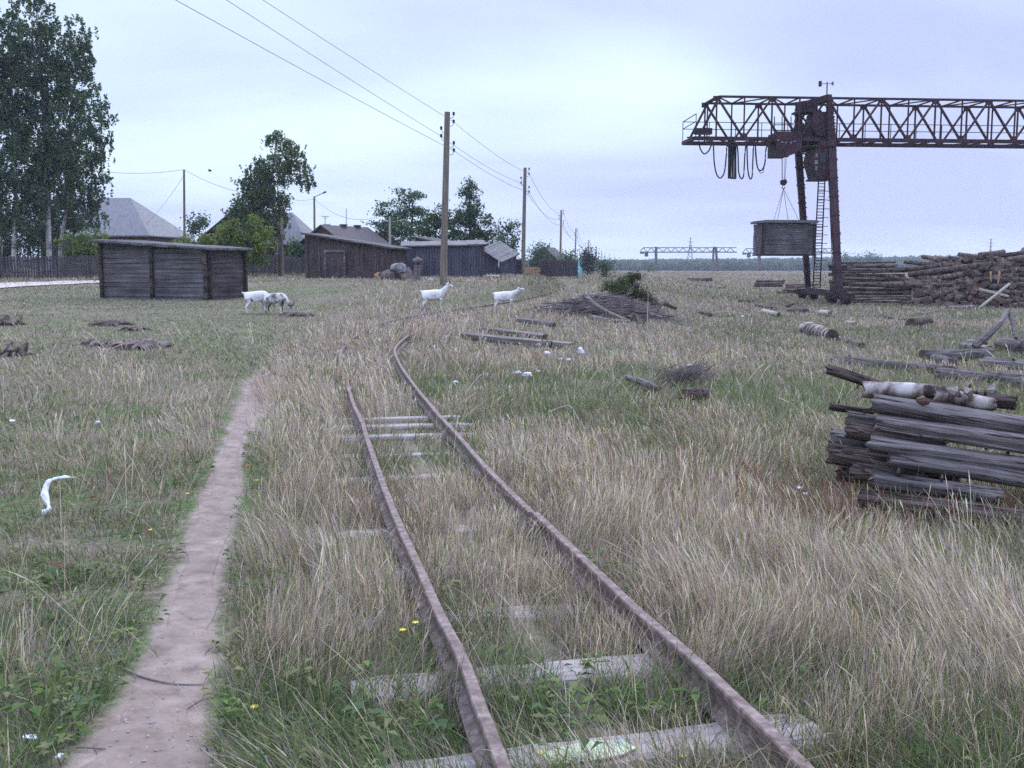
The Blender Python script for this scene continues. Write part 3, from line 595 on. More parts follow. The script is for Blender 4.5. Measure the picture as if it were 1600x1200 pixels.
def house(name, label, c, rz, Lx, Wy, wh, rh, hip, wallm, roofm, chim=(), wins=(), gable=None, ov=.45, zoff=-1.2):
    """ridge along local x"""
    t = thing(name, label, 'house', tuple(c)); M = Matrix.Rotation(rz, 3, 'Z')
    def put(nm, mat_, m, parent=t):
        ob = m.build(nm, mat_); ob.parent = parent; 
        if parent is t: ob.rotation_euler.z = rz
        return ob
    m = MB(); x, y = Lx/2, Wy/2
    vs = [(-x, -y, zoff), (x, -y, zoff), (x, y, zoff), (-x, y, zoff), (-x, -y, wh), (x, -y, wh), (x, y, wh), (-x, y, wh)]; fs = [(0, 1, 5, 4), (1, 2, 6, 5), (2, 3, 7, 6), (3, 0, 4, 7)]
    if hip == 0:
        vs += [(-x, 0, wh+rh*.98), (x, 0, wh+rh*.98)]; fs += [(4, 8, 7), (5, 6, 9)]
    m.add(vs, fs)
    # log courses
    for k in range(int(wh/.25)):
        for s in (-1, 1): m.box((0, s*(y+.012), .1+k*.25), (Lx+.1, .03, .16)); m.box((s*(x+.014), 0, .1+k*.25), (.03, Wy+.1, .16))
    put('wall', wallm, m)
    e = ov; m = MB(); sl = rh/y; ze = wh-sl*e; hx = hip
    top = [(-x-e, -y-e, ze), (x+e, -y-e, ze), (x+e, y+e, ze), (-x-e, y+e, ze), (-x-e+hx if hip else -x-e, 0, wh+rh), (x+e-hx if hip else x+e, 0, wh+rh)]
    vs = top+[(p[0], p[1], p[2]-.1) for p in top]
    m.add(vs, [(0, 1, 5, 4), (2, 3, 4, 5), (1, 2, 5), (3, 0, 4), (7, 6, 10, 11), (9, 8, 11, 10), (0, 6, 7, 1), (1, 7, 8, 2), (2, 8, 9, 3), (3, 9, 6, 0)]+([] if not hip else [(8, 7, 11), (6, 9, 10)]))
    if not hip: m.f = [f for f in m.f if len(f) == 4]; m.m = m.m[:len(m.f)]; m.add([top[0], top[4], top[3], (top[3][0], top[3][1], top[3][2]-.1), (top[4][0], 0, wh+rh-.1), (top[0][0], top[0][1], ze-.1)], [(0, 1, 4, 5), (1, 2, 3, 4)]); m.add([top[1], top[5], top[2], (top[2][0], top[2][1], ze-.1), (top[5][0], 0, wh+rh-.1), (top[1][0], top[1][1], ze-.1)], [(5, 4, 1, 0), (4, 3, 2, 1)])
    rf = put('roof', roofm, m)
    for cx, cy, ch in chim:
        m = MB(); zt = wh+rh*(1-abs(cy)/y); m.box((cx, cy, zt+ch/2-.3), (.34, .34, ch+.6)); m.box((cx, cy, zt+ch+.03), (.42, .42, .08)); put('chimney', 'brick_dark', m, rf)
    for s, wx, wz, ww, wht in wins:        # s: 'f' long front wall (-y), 'l' left gable
        for nm, mt, d, k in (('window', 'pale_paint', .05, 1), ('pane', 'dark_glass', .07, .78)):
            m = MB()
            if s == 'f': m.box((wx, -y-d, wz), (ww*k, .06, wht*k))
            else: m.box((-x-d, wx, wz), (.06, ww*k, wht*k))
            if k == 1: fr = put(nm, mt, m)
            else: put(nm, mt, m, fr)
    return t
def mid(px0, px1, y, D): p = at((px0+px1)/2, y, D); p.z = g1(p.x, p.y); return p
p = mid(105, 268, 420, 92); house('roofed_house', 'grey slate hipped-roof house behind the birches on the left', p, R(-6), 9.6, 8.5, at(200, 364, 88).z-p.z, 3.2, 3.8, 'orange_wall', 'slate_roof', wins=(('f', 1.5, 1.6, .9, 1.1), ('f', -1.5, 1.6, .9, 1.1)), ov=.3)
p = mid(352, 440, 420, 88); house('gabled_house', 'brown timber house with its gable half hidden by the leaning birch', p, R(82), 8, 5.0, at(340, 368, 84).z-p.z, 1.9, 0, 'orange_wall', 'dark_roof')
p = mid(404, 490, 420, 84); house('grey_roof_house', 'timber house with a pale grey roof between the leaning birch and the long shed', p, R(-4), 4.8, 6.5, at(450, 376, 80).z-p.z, 2.35, 2.1, 'orange_wall', 'slate_roof', wins=(('f', .5, 1.3, .7, .9),), ov=.35)
p = mid(500, 580, 420, 76); house('chimney_house', 'dark-roofed house with three short chimneys above the long shed', p, R(62), 5.0, 4.2, at(540, 380, 74).z-p.z, 1.3, 0, 'plank_upright_brown' if False else 'orange_wall', 'dark_roof', chim=((-1.9, .2, .1), (-.3, -.1, .1), (1.4, -.1, .1)), wins=(('l', 0, 1.6, .6, .5),), ov=.35)
p = mid(838, 880, 424, 150); house('distant_house', 'far gabled house among trees beyond the plank stack', p, R(75), 6, 4.2, at(858, 408, 150).z-p.z, 2.0, 0, 'plank_upright_dark' if False else 'dark_roof', 'dark_roof', chim=((0, .2, .4),))
# TV aerials on the roofs
for px, yt, yb, D, lb in ((508, 338, 366, 76, 'thin aerial mast with a short cross bar left of the chimneyed roof'), (541, 326, 358, 77, 'thin bare aerial rod rising behind the chimneyed roof')):
    m = MB(); a, b = at(px, yb+40, D), at(px, yt, D); m.tube([a, b], .025, 5)
    if yt == 338: m.tube([b+Vector((-.3, 0, 0)), b+Vector((.3, 0, 0))], .02, 5); m.tube([b+Vector((-.18, 0, -.12)), b+Vector((.18, 0, -.12))], .015, 5)
    tag(m.build('aerial', 'wire_grey', origin=a), lb, 'aerial')

# ------------------------------------------------------------------ fences
def fence(label, pts, h, name='board_fence', pitch=.16, D=None, posts=3.0):
    P = [hit(px, py) if not isinstance(px, Vector) else px for px, py in pts] if D is None else [at(px, py, d) for (px, py), d in zip(pts, D)]
    t = thing(name, label, 'fence', tuple(P[0])); M_ = MB(); s = 0
    for a, b in zip(P[:-1], P[1:]):
        L = (b-a).length; n = max(1, int(L/pitch)); d = (b-a)/n
        for i in range(n):
            q = a+d*(i+.5); hh = h*random.uniform(.93, 1.03); M_.bar(q+Vector((0, 0, -.1)), q+Vector((random.uniform(-.01, .01), 0, hh)), pitch*.86, .025)
        k = max(1, int(L/posts))
        for i in range(k+1): Pm = MB(); q = a+(b-a)*i/k+Vector((0, .06, 0)); Pm.tube([q+Vector((0, 0, -.2)), q+Vector((0, 0, h*1.04))], .05, 6); Pm.build('post', 'tree_bark', t)
        for z in (.3, .8): M_.bar(a+Vector((0, .04, h*z)), b+Vector((0, .04, h*z)), .03, .08)
    M_.build('boards', 'fence_boards', t); return t
def bar_fix(): pass
fence('grey board fence beyond the sandy road, left of the plank shed', [(-120, 440), (0, 437), (90, 435), (168, 433)], 1.5, D=(64, 66, 68, 69))
fence('board fence between the plank shed and the long shed', [(372, 428), (430, 428), (482, 430)], 1.15, D=(64, 65, 66))
fence('weathered board fence between the small lean-to and the plank stack', [(764, 430), (816, 431)], 1.1, D=(68, 71))
fence('low grey fence right of the plank stack, before the distant house', [(842, 431), (878, 429.5), (902, 430)], 1.25, D=(80, 86, 92))
# pale fence-end post and gate posts
for px, yt, yb, D, w, lb in ((503, 411, 432, 60, .12, 'pale turquoise-grey post at the left corner of the long shed'), (779, 382, 412, 64, .08, 'white post leaning by the small lean-to roof'),
                             (825, 399, 428, 110, .08, 'thin grey post among the trees behind the plank stack'), (880, 398, 432, 95, .1, 'short grey pole left of the turquoise monument'), (931, 389, 430, 150, .16, 'short pale pole right of the turquoise monument'), (961, 402, 430, 170, .14, 'short pale pole beside the dark round bush')):
    m = MB(); m.tube([at(px, yb, D)+Vector((0, 0, -.2)), at(px+(2 if px == 779 else 0), yt, D)], [w/2*1.1, w/2*.8], 7); tag(m.build('fence_post', 'pale_paint' if px in (503, 779) else 'pale_pole', origin=at(px, yb, D)), lb, 'post')
# grey stump-like post pair between the sheds
t = thing('leaning_post', 'pair of short grey weathered posts strapped together before the blue-grey shed', 'post', tuple(at(651, 441, 50)))
for px, yt, yb, w in ((650, 411, 441, .22), (655, 408, 439, .16)):
    m = MB(); m.tube([at(px-2, yb, 50), at(px, (yt+yb)/2, 50), at(px+1, yt, 50)], [w*.55, w*.5, w*.42], 8, jit=.08); m.build('post', 'grey_log', t)
m = MB(); m.tube([at(646, 409, 49.9), at(653, 406, 49.9), at(659, 408, 50)], [.12, .15, .1], 7, jit=.15); m.build('cap', 'grey_log', t)
# ------------------------------------------------------------------ trees
def leaf_cloud(blobs, D, s_px, cols, kind, dens=1.0, seed=0, par=None, name='crown'):
    """blobs: (px, py, rx, ry) outline ellipses of the crown seen at distance D; leaves fill their volume in uneven clumps"""
    rng = np.random.RandomState(seed); k = D/1600; Pn = []; Sz = []; Cc = []; Dn = []
    for (bx, by, rx, ry) in blobs:
        c = at(bx, by, D); dep = min(rx, ry*1.1)*.95*k; area = math.pi*rx*ry
        nsub = max(5, int(area/95)); nleaf = int(area/(s_px*s_px)*14*dens/nsub)+3
        for i in range(nsub):
            n0 = len(Pn)
            while True:
                q = rng.uniform(-1, 1, 3); r = np.linalg.norm(q)
                if r < 1: break
            if rng.rand() < .6: q = q/max(r, .2)*rng.uniform(.72, 1.05)
            cc = np.array([c.x+q[0]*rx*k, c.y+q[1]*dep, c.z+q[2]*ry*k]); sp = rng.uniform(4.5, 8.5)*k*(1 if kind != 'shrub' else .8)
            if kind == 'birch':      # hanging strands
                ns = max(1, nleaf//9)
                for j in range(ns):
                    o = cc+rng.normal(0, 1, 3)*np.array([sp, sp, sp*.5])*.75; Ln = rng.uniform(6, 20)*k; m = nleaf//ns+1
                    t = rng.rand(m); p = o+np.column_stack([rng.normal(0, .8, m)*k*1.3, rng.normal(0, .8, m)*k*1.3, -t*Ln]); Pn.append(p)
            elif kind == 'pine':     # flat pads of needles
                p = cc+rng.normal(0, 1, (nleaf, 3))*np.array([sp*1.1, sp*1.1, sp*.38]); Pn.append(p)
            elif kind == 'spruce':
                p = cc+rng.normal(0, 1, (nleaf, 3))*np.array([sp*.9, sp*.9, sp*.45]); p[:, 2] -= np.abs(p[:, 0]-cc[0])*.5; Pn.append(p)
            else: Pn.append(cc+rng.normal(0, 1, (nleaf, 3))*sp*.75)
            m = sum(len(q_) for q_ in Pn[n0:])
            col = np.array(cols[rng.randint(len(cols))])*rng.uniform(.75, 1.3); Cc.append(col[None]*rng.uniform(.65, 1.4, (m, 1)))
    P = np.vstack(Pn); C_ = np.vstack(Cc); n = len(P); sz = s_px*k*rng.uniform(.5, 1.15, n)*.52
    a = rng.normal(0, 1, (n, 3)); a /= np.linalg.norm(a, axis=1)[:, None]; b = rng.normal(0, 1, (n, 3)); b -= a*(a*b).sum(1)[:, None]; b /= np.linalg.norm(b, axis=1)[:, None]
    V_ = np.stack([P-a*sz[:, None]*1.2, P+b*sz[:, None]*.7, P+a*sz[:, None]*1.2, P-b*sz[:, None]*.7], 1)
    if par is not None: V_ = V_-np.array(par['_w'])
    q = np.arange(4*n).reshape(n, 4)
    ob = fast_mesh(name, V_.reshape(-1, 3), q, np.zeros((0, 3)), np.repeat(C_, 4, 0), ['leaves'])
    if par is not None: ob.parent = par
    return ob
GR_D = [(.066, .110, .055), (.082, .126, .058), (.054, .094, .054)]
GR_B = [(.078, .125, .056), (.096, .135, .056), (.06, .104, .054), (.12, .128, .05)]
GR_Y = [(.13, .19, .045), (.17, .215, .05), (.08, .13, .04), (.12, .15, .04)]
GR_M = [(.05, .085, .035), (.07, .10, .04), (.04, .07, .035)]
def tree(name, label, base, D, trunk, blobs, cols, kind, tr=.18, s_px=4.0, dens=1.0, bark='tree_bark', seed=0, group=None, extra=()):
    b = at(*base, D); g = g1(b.x, b.y); root = thing(name, label, 'tree' if name not in ('bush', 'shrub') else 'bush', (b.x, b.y, g), group)
    rnd = random.Random(seed); k = D/1600; m = MB()
    pts = [Vector((b.x, b.y, g-.3))]+[at(px, py, D) for px, py in trunk]
    n = len(pts); rs = [tr*(1-.82*i/(n-1)) for i in range(n)]
    cp_ = catmull([tuple(p) for p in pts], 4); rr = np.interp(np.linspace(0, n-1, len(cp_)), range(n), rs); m.tube([Vector(p) for p in cp_], list(rr), 8, jit=.06)
    for ex in extra:
        q = [at(px, py, D+ex[0]) for px, py in ex[2:]]; q[0] = Vector((q[0].x, q[0].y, g-.3)); m.tube(q, [ex[1]*(1-.7*i/(len(q)-1)) for i in range(len(q))], 7, jit=.05)
    for (bx, by, rx, ry) in blobs:          # a limb into every mass of foliage, with twigs
        c = at(bx, by+ry*.2, D); zi = min(range(len(cp_)), key=lambda i: abs(cp_[i][2]-(c.z-ry*k*.6))+abs(cp_[i][0]-c.x)*.3); st = Vector(cp_[zi]); r0 = max(.02, rr[zi]*.5)
        md = (st+c)/2+Vector((0, 0, -ry*k*.1)); m.tube([st, md, c], [r0, r0*.6, r0*.25], 5)
        for j in range(5):
            e = c+Vector((rnd.uniform(-.8, .8)*rx*k, rnd.uniform(-.6, .6)*rx*k, rnd.uniform(-.3, .85)*ry*k)); m.tube([md.lerp(c, rnd.random()), (c+e)/2+Vector((0, 0, .1)), e], [r0*.4, r0*.25, .008], 4)
    m.build('trunk', bark, root, smooth=True)
    leaf_cloud(blobs, D, s_px, cols, kind, dens, seed, root); return root
tree('birch_tree', 'tall birch at the left with a white trunk, its crown highest of the trees', (78, 440), 74, [(76, 380), (74, 300), (70, 200), (62, 90), (58, 20)],
     [(50, 15, 34, 40), (60, 80, 46, 45), (98, 70, 32, 42), (120, 55, 20, 30), (112, 130, 36, 42), (128, 95, 18, 25), (85, 170, 45, 50), (60, 240, 40, 45), (95, 260, 34, 36), (70, 130, 44, 50), (80, 210, 44, 45), (100, 230, 34, 40), (70, 290, 40, 34)], GR_D+GR_B[:2], 'birch', .24, 4.2, .66, 'birch_trunk', 1)
tree('birch_tree', 'drooping birch standing out to the right of the tall white-trunked one', (93, 436), 78, [(95, 380), (110, 300), (125, 220), (128, 130)],
     [(135, 170, 30, 36), (158, 195, 22, 26), (140, 225, 34, 30), (125, 255, 34, 34), (152, 262, 24, 26), (118, 300, 34, 30), (148, 300, 20, 18), (140, 330, 24, 20)], GR_D, 'birch', .16, 4.2, .62, 'birch_trunk', 2)
tree('birch_tree', 'dense birch cut by the left edge of the picture', (22, 442), 72, [(22, 380), (24, 300), (22, 200), (14, 80)],
     [(0, 60, 38, 60), (-30, 100, 40, 60), (10, 140, 42, 50), (28, 200, 36, 46), (-20, 200, 50, 60), (8, 270, 44, 45), (40, 300, 30, 34), (-15, 330, 40, 40), (20, 100, 40, 50), (30, 250, 34, 40), (30, 335, 34, 36)], GR_D+GR_M[:1], 'birch', .2, 4.2, .72, 'birch_trunk', 3, extra=((1.5, .12, (2, 440), (3, 380), (0, 300)),))
tree('leafy_tree', 'dark undergrowth tree filling in below the left birches', (60, 438), 80, [(60, 400), (62, 350), (64, 300)],
     [(20, 370, 36, 30), (55, 345, 38, 36), (95, 345, 28, 30), (120, 335, 26, 24), (75, 385, 34, 26), (-15, 390, 40, 30), (15, 405, 30, 16)], GR_D, 'broad', .12, 4.2, .75, 'tree_bark', 4)
for i, (lb, base, D, bl) in enumerate((
    ('yellow-green bush above the board fence, left of the plank shed', (135, 425), 70, [(120, 385, 26, 20), (148, 380, 24, 18), (135, 400, 34, 16)]),
    ('low yellow-green bush over the right end of the plank shed roof', (300, 415), 62, [(285, 385, 26, 13), (312, 380, 24, 14), (335, 385, 22, 14)]),
    ('large yellow-green bush spreading under the leaning birch', (385, 425), 60, [(352, 368, 26, 18), (385, 364, 34, 22), (412, 375, 22, 16), (378, 390, 44, 20), (405, 395, 26, 16), (352, 388, 22, 14)]))):
    tree('bush', lb, base, D, [(base[0], base[1]-14), (base[0]+2, base[1]-30)], bl, GR_Y, 'shrub', .06, 3.6, .9, seed=20+i)
tree('birch_tree', 'leaning birch with a forked crown in the middle left, above the yellow-green bush', (438, 418), 78, [(436, 385), (428, 340), (424, 290), (430, 235), (436, 212)],
     [(434, 226, 20, 20), (452, 244, 24, 20), (430, 258, 30, 22), (462, 262, 20, 16), (475, 275, 12, 10), (484, 283, 6, 7), (408, 262, 20, 18), (402, 290, 26, 20), (420, 308, 30, 22), (396, 318, 28, 22), (380, 335, 24, 18), (410, 340, 34, 18), (385, 350, 26, 12), (438, 330, 14, 20), (405, 355, 36, 14), (372, 322, 16, 16), (424, 350, 26, 16), (395, 298, 22, 20), (418, 282, 24, 20), (378, 342, 24, 18), (396, 334, 28, 22), (366, 352, 14, 12)], GR_B, 'birch', .16, 4.0, .85, 'birch_trunk', 5)
tree('small_tree', 'small round dark tree showing above the plank shed roof, by the thin pole', (311, 420), 100, [(311, 380), (311, 350)], [(308, 349, 13, 11), (318, 352, 9, 9), (303, 358, 9, 8)], GR_D, 'broad', .1, 3.6, .9, seed=6)
tree('leafy_tree', 'dark low tree between the grey-roofed house and the long shed', (470, 420), 74, [(470, 400), (472, 385)], [(458, 392, 14, 14), (476, 400, 16, 14), (492, 396, 10, 12), (455, 408, 14, 10)], GR_D, 'broad', .08, 3.6, .9, seed=7)
tree('pine_tree', 'dark pine with a rounded top left of the tallest utility pole', (640, 415), 84, [(642, 370), (645, 330), (642, 305)],
     [(638, 306, 16, 12), (650, 320, 14, 13), (628, 322, 14, 12), (645, 340, 20, 13), (622, 352, 16, 12), (648, 358, 14, 14)], GR_D, 'pine', .16, 3.8, .8, seed=8)
tree('pine_tree', 'broad dark pine behind the right end of the long shed', (610, 415), 80, [(608, 375), (606, 335)],
     [(606, 328, 14, 10), (600, 345, 18, 12), (615, 358, 24, 13), (598, 366, 20, 13), (628, 374, 24, 12), (605, 384, 24, 10)], GR_D, 'pine', .14, 3.8, .85, seed=9)
tree('leafy_tree', 'lighter green leafy tree just left of the tallest utility pole', (680, 415), 80, [(680, 380), (682, 345)],
     [(684, 338, 13, 11), (672, 352, 16, 14), (692, 355, 14, 14), (664, 370, 14, 12), (684, 374, 20, 14)], GR_M, 'broad', .1, 3.8, .9, seed=10)
tree('spruce_tree', 'tall pointed spruce right of the tallest utility pole', (735, 415), 80, [(735, 370), (734, 320), (733, 285)],
     [(733, 284, 5, 9), (733, 298, 11, 10), (736, 312, 17, 11), (728, 326, 22, 12), (742, 340, 26, 13), (722, 350, 24, 14), (750, 360, 24, 13), (730, 370, 30, 13), (760, 374, 14, 11), (715, 374, 16, 12)], GR_D+GR_M[:1], 'spruce', .17, 3.8, .95, seed=11)
tree('leafy_tree', 'thin-crowned tree between the spruce and the second utility pole', (792, 415), 86, [(792, 385), (795, 355)],
     [(788, 356, 11, 9), (802, 354, 9, 8), (792, 372, 15, 11), (804, 378, 9, 9), (785, 388, 15, 11), (800, 396, 13, 10), (786, 404, 16, 9)], GR_D, 'broad', .1, 3.6, .75, seed=12)
for i, (nm, lb, base, D, bl) in enumerate((
    ('leafy_tree', 'round tree with a small pointed top left of the distant house', (842, 428), 145, [(841, 388, 8, 8), (838, 398, 13, 8), (850, 398, 12, 8), (836, 410, 16, 9), (852, 410, 14, 9)]),
    ('leafy_tree', 'low broad tree between the distant house and the turquoise monument', (885, 428), 140, [(880, 400, 9, 6), (888, 402, 9, 7), (884, 412, 13, 9), (892, 418, 8, 9), (876, 420, 8, 8)]),
    ('leafy_tree', 'purplish dark round tree right of the turquoise monument', (918, 428), 130, [(914, 398, 8, 6), (922, 398, 9, 7), (916, 408, 13, 8), (925, 412, 9, 8), (915, 418, 11, 8)]),
    ('bush', 'round dark green bush at the end of the pole line', (944, 430), 115, [(940, 416, 9, 6), (948, 416, 9, 6), (944, 424, 13, 6)]),
    ('leafy_tree', 'tree top showing just left of the third utility pole', (866, 428), 160, [(862, 400, 9, 6), (870, 403, 9, 7), (866, 412, 12, 9), (858, 420, 9, 8)]))):
    tree(nm, lb, base, D, [(base[0], base[1]-12), (base[0], base[1]-22)], bl, GR_D if i != 2 else [(.045, .042, .04), (.05, .055, .04)], 'broad', .12, 3.0, .9, seed=30+i)
for i, (px, yt, w) in enumerate(((1321, 394, 5), (1340, 396, 3.5), (1359, 394, 5.5), (1371, 397, 4.5))):
    tree('spruce_tree', ['leftmost of the small spruces standing above the far wood, beside the crane leg', 'thin second spruce standing above the far wood', 'third spruce above the far wood, the tallest and darkest', 'rightmost spruce standing above the far wood, just right of the tallest'][i], (px, 422), 500, [(px, 410), (px, yt)],
         [(px, yt+2, w*.4, 3), (px, yt+6, w*.7, 4), (px, yt+11, w, 5), (px, yt+17, w*1.1, 5)], GR_D, 'spruce', .2, 2.4, 1.0, seed=40+i)

# ------------------------------------------------------------------ utility poles and wires
POLES = [(692.5, 444, 699, 175, 45), (817, 432, 820.5, 262, 70.5), (875, 426, 877, 328, 124), (898, 425, 900, 357, 183), (918, 424, 920, 375, 262), (931, 423, 932, 386, 360), (939, 422, 940, 390, 430), (945, 421.5, 945.5, 394, 500), (952, 421, 952.5, 396, 560), (959, 421, 959.5, 398, 610)]
ORD = ['tallest utility pole, nearest of the row, in front of the blue-grey shed', 'second utility pole of the row, behind the stack of yellow planks', 'third utility pole of the row, beside the distant house', 'fourth utility pole of the row, left of the turquoise monument',
       'fifth utility pole of the row, rising from the purplish round tree', 'sixth utility pole of the row, just left of the dark round bush', 'seventh utility pole of the row, above the dark round bush', 'eighth utility pole of the row, small, right above the dark round bush', 'ninth utility pole of the row, tiny against the far wood', 'last visible utility pole of the row, tiny above the far wood']
INS = [(1, .045), (1, .37), (-1, .65), (-1, .97), (1, 1.27), (1, 1.58)]     # side, metres below the top
TOPS = []
for i, (bx, by, tx, ty, D) in enumerate(POLES):
    b = at(bx, by, D); tp = at(tx, ty, D); b.z = min(b.z, g1(b.x, b.y)+.0) if D < 200 else b.z
    root = thing('utility_pole', ORD[i], 'utility pole', tuple(b), 'utility poles receding beside the track'); m = MB(); H = (tp-b).length
    m.tube([b+Vector((0, 0, -.4)), b.lerp(tp, .25), b.lerp(tp, .6), tp], [.145, .135, .12, .105] if i else [.17, .15, .135, .12], 12); m.build('pole', 'pole_wood', root, smooth=False)
    TOPS.append(tp)
    if i < 5:
        for s, dz in INS:
            m = MB(); c = tp+Vector((0, 0, -dz-.12)); e = c+Vector((s*.27, 0, .03))
            m.tube([c+Vector((s*.08, 0, -.1)), c+Vector((s*.2, 0, -.1)), e+Vector((0, 0, -.02)), e+Vector((0, 0, .05))], .012, 5)
            hk = m.build('hook', 'black_cable', root); m = MB()
            m.tube([e+Vector((0, 0, z)) for z in (0, .03, .06, .09, .13, .15)], [.05, .058, .042, .058, .05, .02], 10); m.build('insulator', 'porcelain_black', hk, smooth=True)
def catenary(a, b, sag, n=14):
    return [a.lerp(b, t/n)+Vector((0, 0, -4*sag*(t/n)*(1-t/n))) for t in range(n+1)]
prevx = (-10.5, -8.9, -9.9)
for w, (s, dz) in enumerate((INS[1], INS[3], INS[5])):
    lb = ['topmost overhead wire, strung down to the tallest utility pole and along the row', 'middle overhead wire, strung to the left side of the tallest utility pole', 'lowest overhead wire, strung to the lower insulators of the tallest utility pole'][w]
    pts = [Vector((prevx[w]+s*.27, -6, TOPS[0].z-dz-.05))]+[t+Vector((s*.27, -.03, -dz-.05)) for t in TOPS[:6]]; m = MB()
    for i, (a, b) in enumerate(zip(pts[:-1], pts[1:])):
        c = catenary(a, b, (a-b).length**2*(.00005 if i == 0 else .0003), 24 if i < 2 else 10)
        r = [.0055+.00010*max(p.y, 0) for p in c]; m.tube(c, r, 4, caps=False)
    tag(m.build('overhead_wire', 'wire_grey', origin=pts[1]), lb, 'wire', 'overhead wires along the pole row')
LOC = {}
def local_pole(px, yt, yb, D, lb, w=.1, mat='pole_wood', nm='service_pole', lean=0):
    b = at(px-lean, yb, D); t = at(px, yt, D); b.z = min(b.z, g1(b.x, b.y)-.2); m = MB(); m.tube([b, t], [w*1.1, w*.8], 8)
    root = thing(nm, lb, 'pole', tuple(b)); m.build('pole', mat, root); LOC[px] = t; return root
local_pole(287.5, 265, 400, 80, 'thin dark pole rising behind the plank shed roof')
r = local_pole(491, 307, 385, 88, 'thin dark pole with a street lamp on a slanting arm, behind the long shed', nm='street_lamp')
m = MB(); a = at(491, 308, 88); b = at(504, 302, 87.6); m.tube([a, b], .035, 5); m.build('arm', 'wire_grey', r); m = MB(); m.tube([b, b+(b-a).normalized()*.35], [.05, .09], 7); m.build('lamp_head', 'wire_grey', r)
local_pole(609, 338, 392, 66, 'yellowish wooden pole behind the long shed', .09, 'pale_pole')
r = local_pole(440.5, 340, 431, 61, 'grey pole propped by a dark post, right of the yellow-green bush', .1, 'pole_wood')
m = MB(); q = at(438, 432, 61); m.tube([q+Vector((0, -.12, 0)), at(438, 366, 60.8)], .12, 8); m.build('prop', 'tree_bark', r)
for lb, pts, sg in (('thin wire running from the left birches to the thin dark pole', [at(120, 262, 80), LOC[287.5]], .35), ('thin wire from the thin dark pole down into the leaning birch', [LOC[287.5], at(378, 301, 82)], .2), ('slack stay wire hanging left of the thin dark pole', [LOC[287.5]+Vector((0, 0, -.4)), at(228, 350, 88)], .25),
                    ('thin wire between the leaning birch and the street lamp pole', [at(430, 304, 82), at(491, 311, 88)], .25), ('thin wire from the street lamp pole to the yellowish pole', [at(491, 310, 88), at(600, 336, 72)], .9)):
    m = MB(); c = catenary(pts[0], pts[1], sg, 14); m.tube(c, .014, 4, caps=False); tag(m.build('service_wire', 'wire_grey', origin=c[0]), lb, 'wire')
def pylon(px, yt, D, lb, w):
    b = at(px, 420, D); t = at(px, yt, D); root = thing('pylon', lb, 'pylon', tuple(b)); m = MB(); H = t.z-b.z; n = 9
    for s in (-1, 1):
        for q in (-1, 1):
            P = [b+Vector((s*w*(1-i/n)**1.5+s*.2, q*w*(1-i/n)**1.5, H*i/n)) for i in range(n+1)]; m.tube(P, .22, 4)
            for i in range(n): P2 = b+Vector((-s*w*(1-(i+1)/n)**1.5-s*.2, q*w*(1-(i+1)/n)**1.5, H*(i+1)/n)); m.tube([P[i], P2], .11, 4)
    m.build('tower', 'far_steel', root)
    for f, a in ((.97, 1.5), (.86, 3), (.75, 2.4)): m = MB(); z = b+Vector((0, 0, H*f)); m.tube([z+Vector((-a, 0, 0)), z+Vector((a, 0, 0))], .18, 4); m.build('cross_arm', 'far_steel', root)
pylon(1078, 371, 1010, 'lattice pylon standing behind the far left gantry crane', 4.2); pylon(1546, 373, 1010, 'slim lattice pylon above the big heap of logs', 1.6)

# ------------------------------------------------------------------ gantry crane
YAW = .085
def G(px, off, z):    # a point in the girder: px along it, metres behind the near truss, height
    X = (px-800)/1600*62.45; return Vector((X-off*YAW, 63.5+(X-11)*YAW+off, z))
ZB = at(1070, 216, 63.5).z; ZT = at(1205, 154, 64.4).z; OFF = 2.6
gb = at(1285, 474, 65); crane = thing('gantry_crane', 'big rusty red gantry crane carrying a lattice girder above the log yard', 'gantry crane', (gb.x, gb.y, gb.z))
m = MB(); XR = 2010
for off in (0, OFF):
    m.bar(G(1083, off, ZB), G(XR, off, ZB), .22, .22); m.bar(G(1122, off, ZT), G(XR, off, ZT), .13, .13)
m.bar(G(1122, OFF, ZT), G(1122, 0, ZT), .12); m.bar(G(1083, OFF, ZB), G(1083, 0, ZB), .2)
m.build('girder_chord', 'crane_red', crane)
for off, nm in ((0, 'near'), (OFF, 'far')):
    m = MB(); k = 0; x = 1117.5; nodes_ = []
    m.bar(G(1090, off, ZB), G(1122, off, ZT), .13); xx = 1118
    while xx < XR-44:
        m.bar(G(xx, off, ZT), G(xx+44, off, ZB), .12); m.bar(G(xx+44, off, ZB), G(xx+88, off, ZT), .11)
        m.bar(G(xx, off, ZB), G(xx, off, ZT), .09); m.bar(G(xx+44, off, ZB), G(xx+44, off, ZT), .08)
        for q, z in ((xx, ZT), (xx+44, ZB)):
            m.box(G(q, off, z+(-.12 if z == ZT else .18)), (.45, .05, .3), rz=math.atan(YAW))
        xx += 88
    m.build('lattice', 'crane_red', crane)
m = MB(); xx = 1118
m.bar(G(1122, OFF, ZB), G(1122, OFF, ZT), .08)
while xx < XR-40:
    m.bar(G(xx, 0, ZT), G(xx+44, OFF, ZT), .07); m.bar(G(xx+44, OFF, ZT), G(xx+88, 0, ZT), .07); m.bar(G(xx, 0, ZT), G(xx, OFF, ZT), .08); m.bar(G(xx+44, 0, ZT), G(xx+44, OFF, ZT), .08)
    m.bar(G(xx, 0, ZB), G(xx+44, OFF, ZB), .08); m.bar(G(xx+44, OFF, ZB), G(xx+88, 0, ZB), .08); m.bar(G(xx, 0, ZB), G(xx, OFF, ZB), .1); xx += 88
m.build('bracing', 'crane_red', crane)
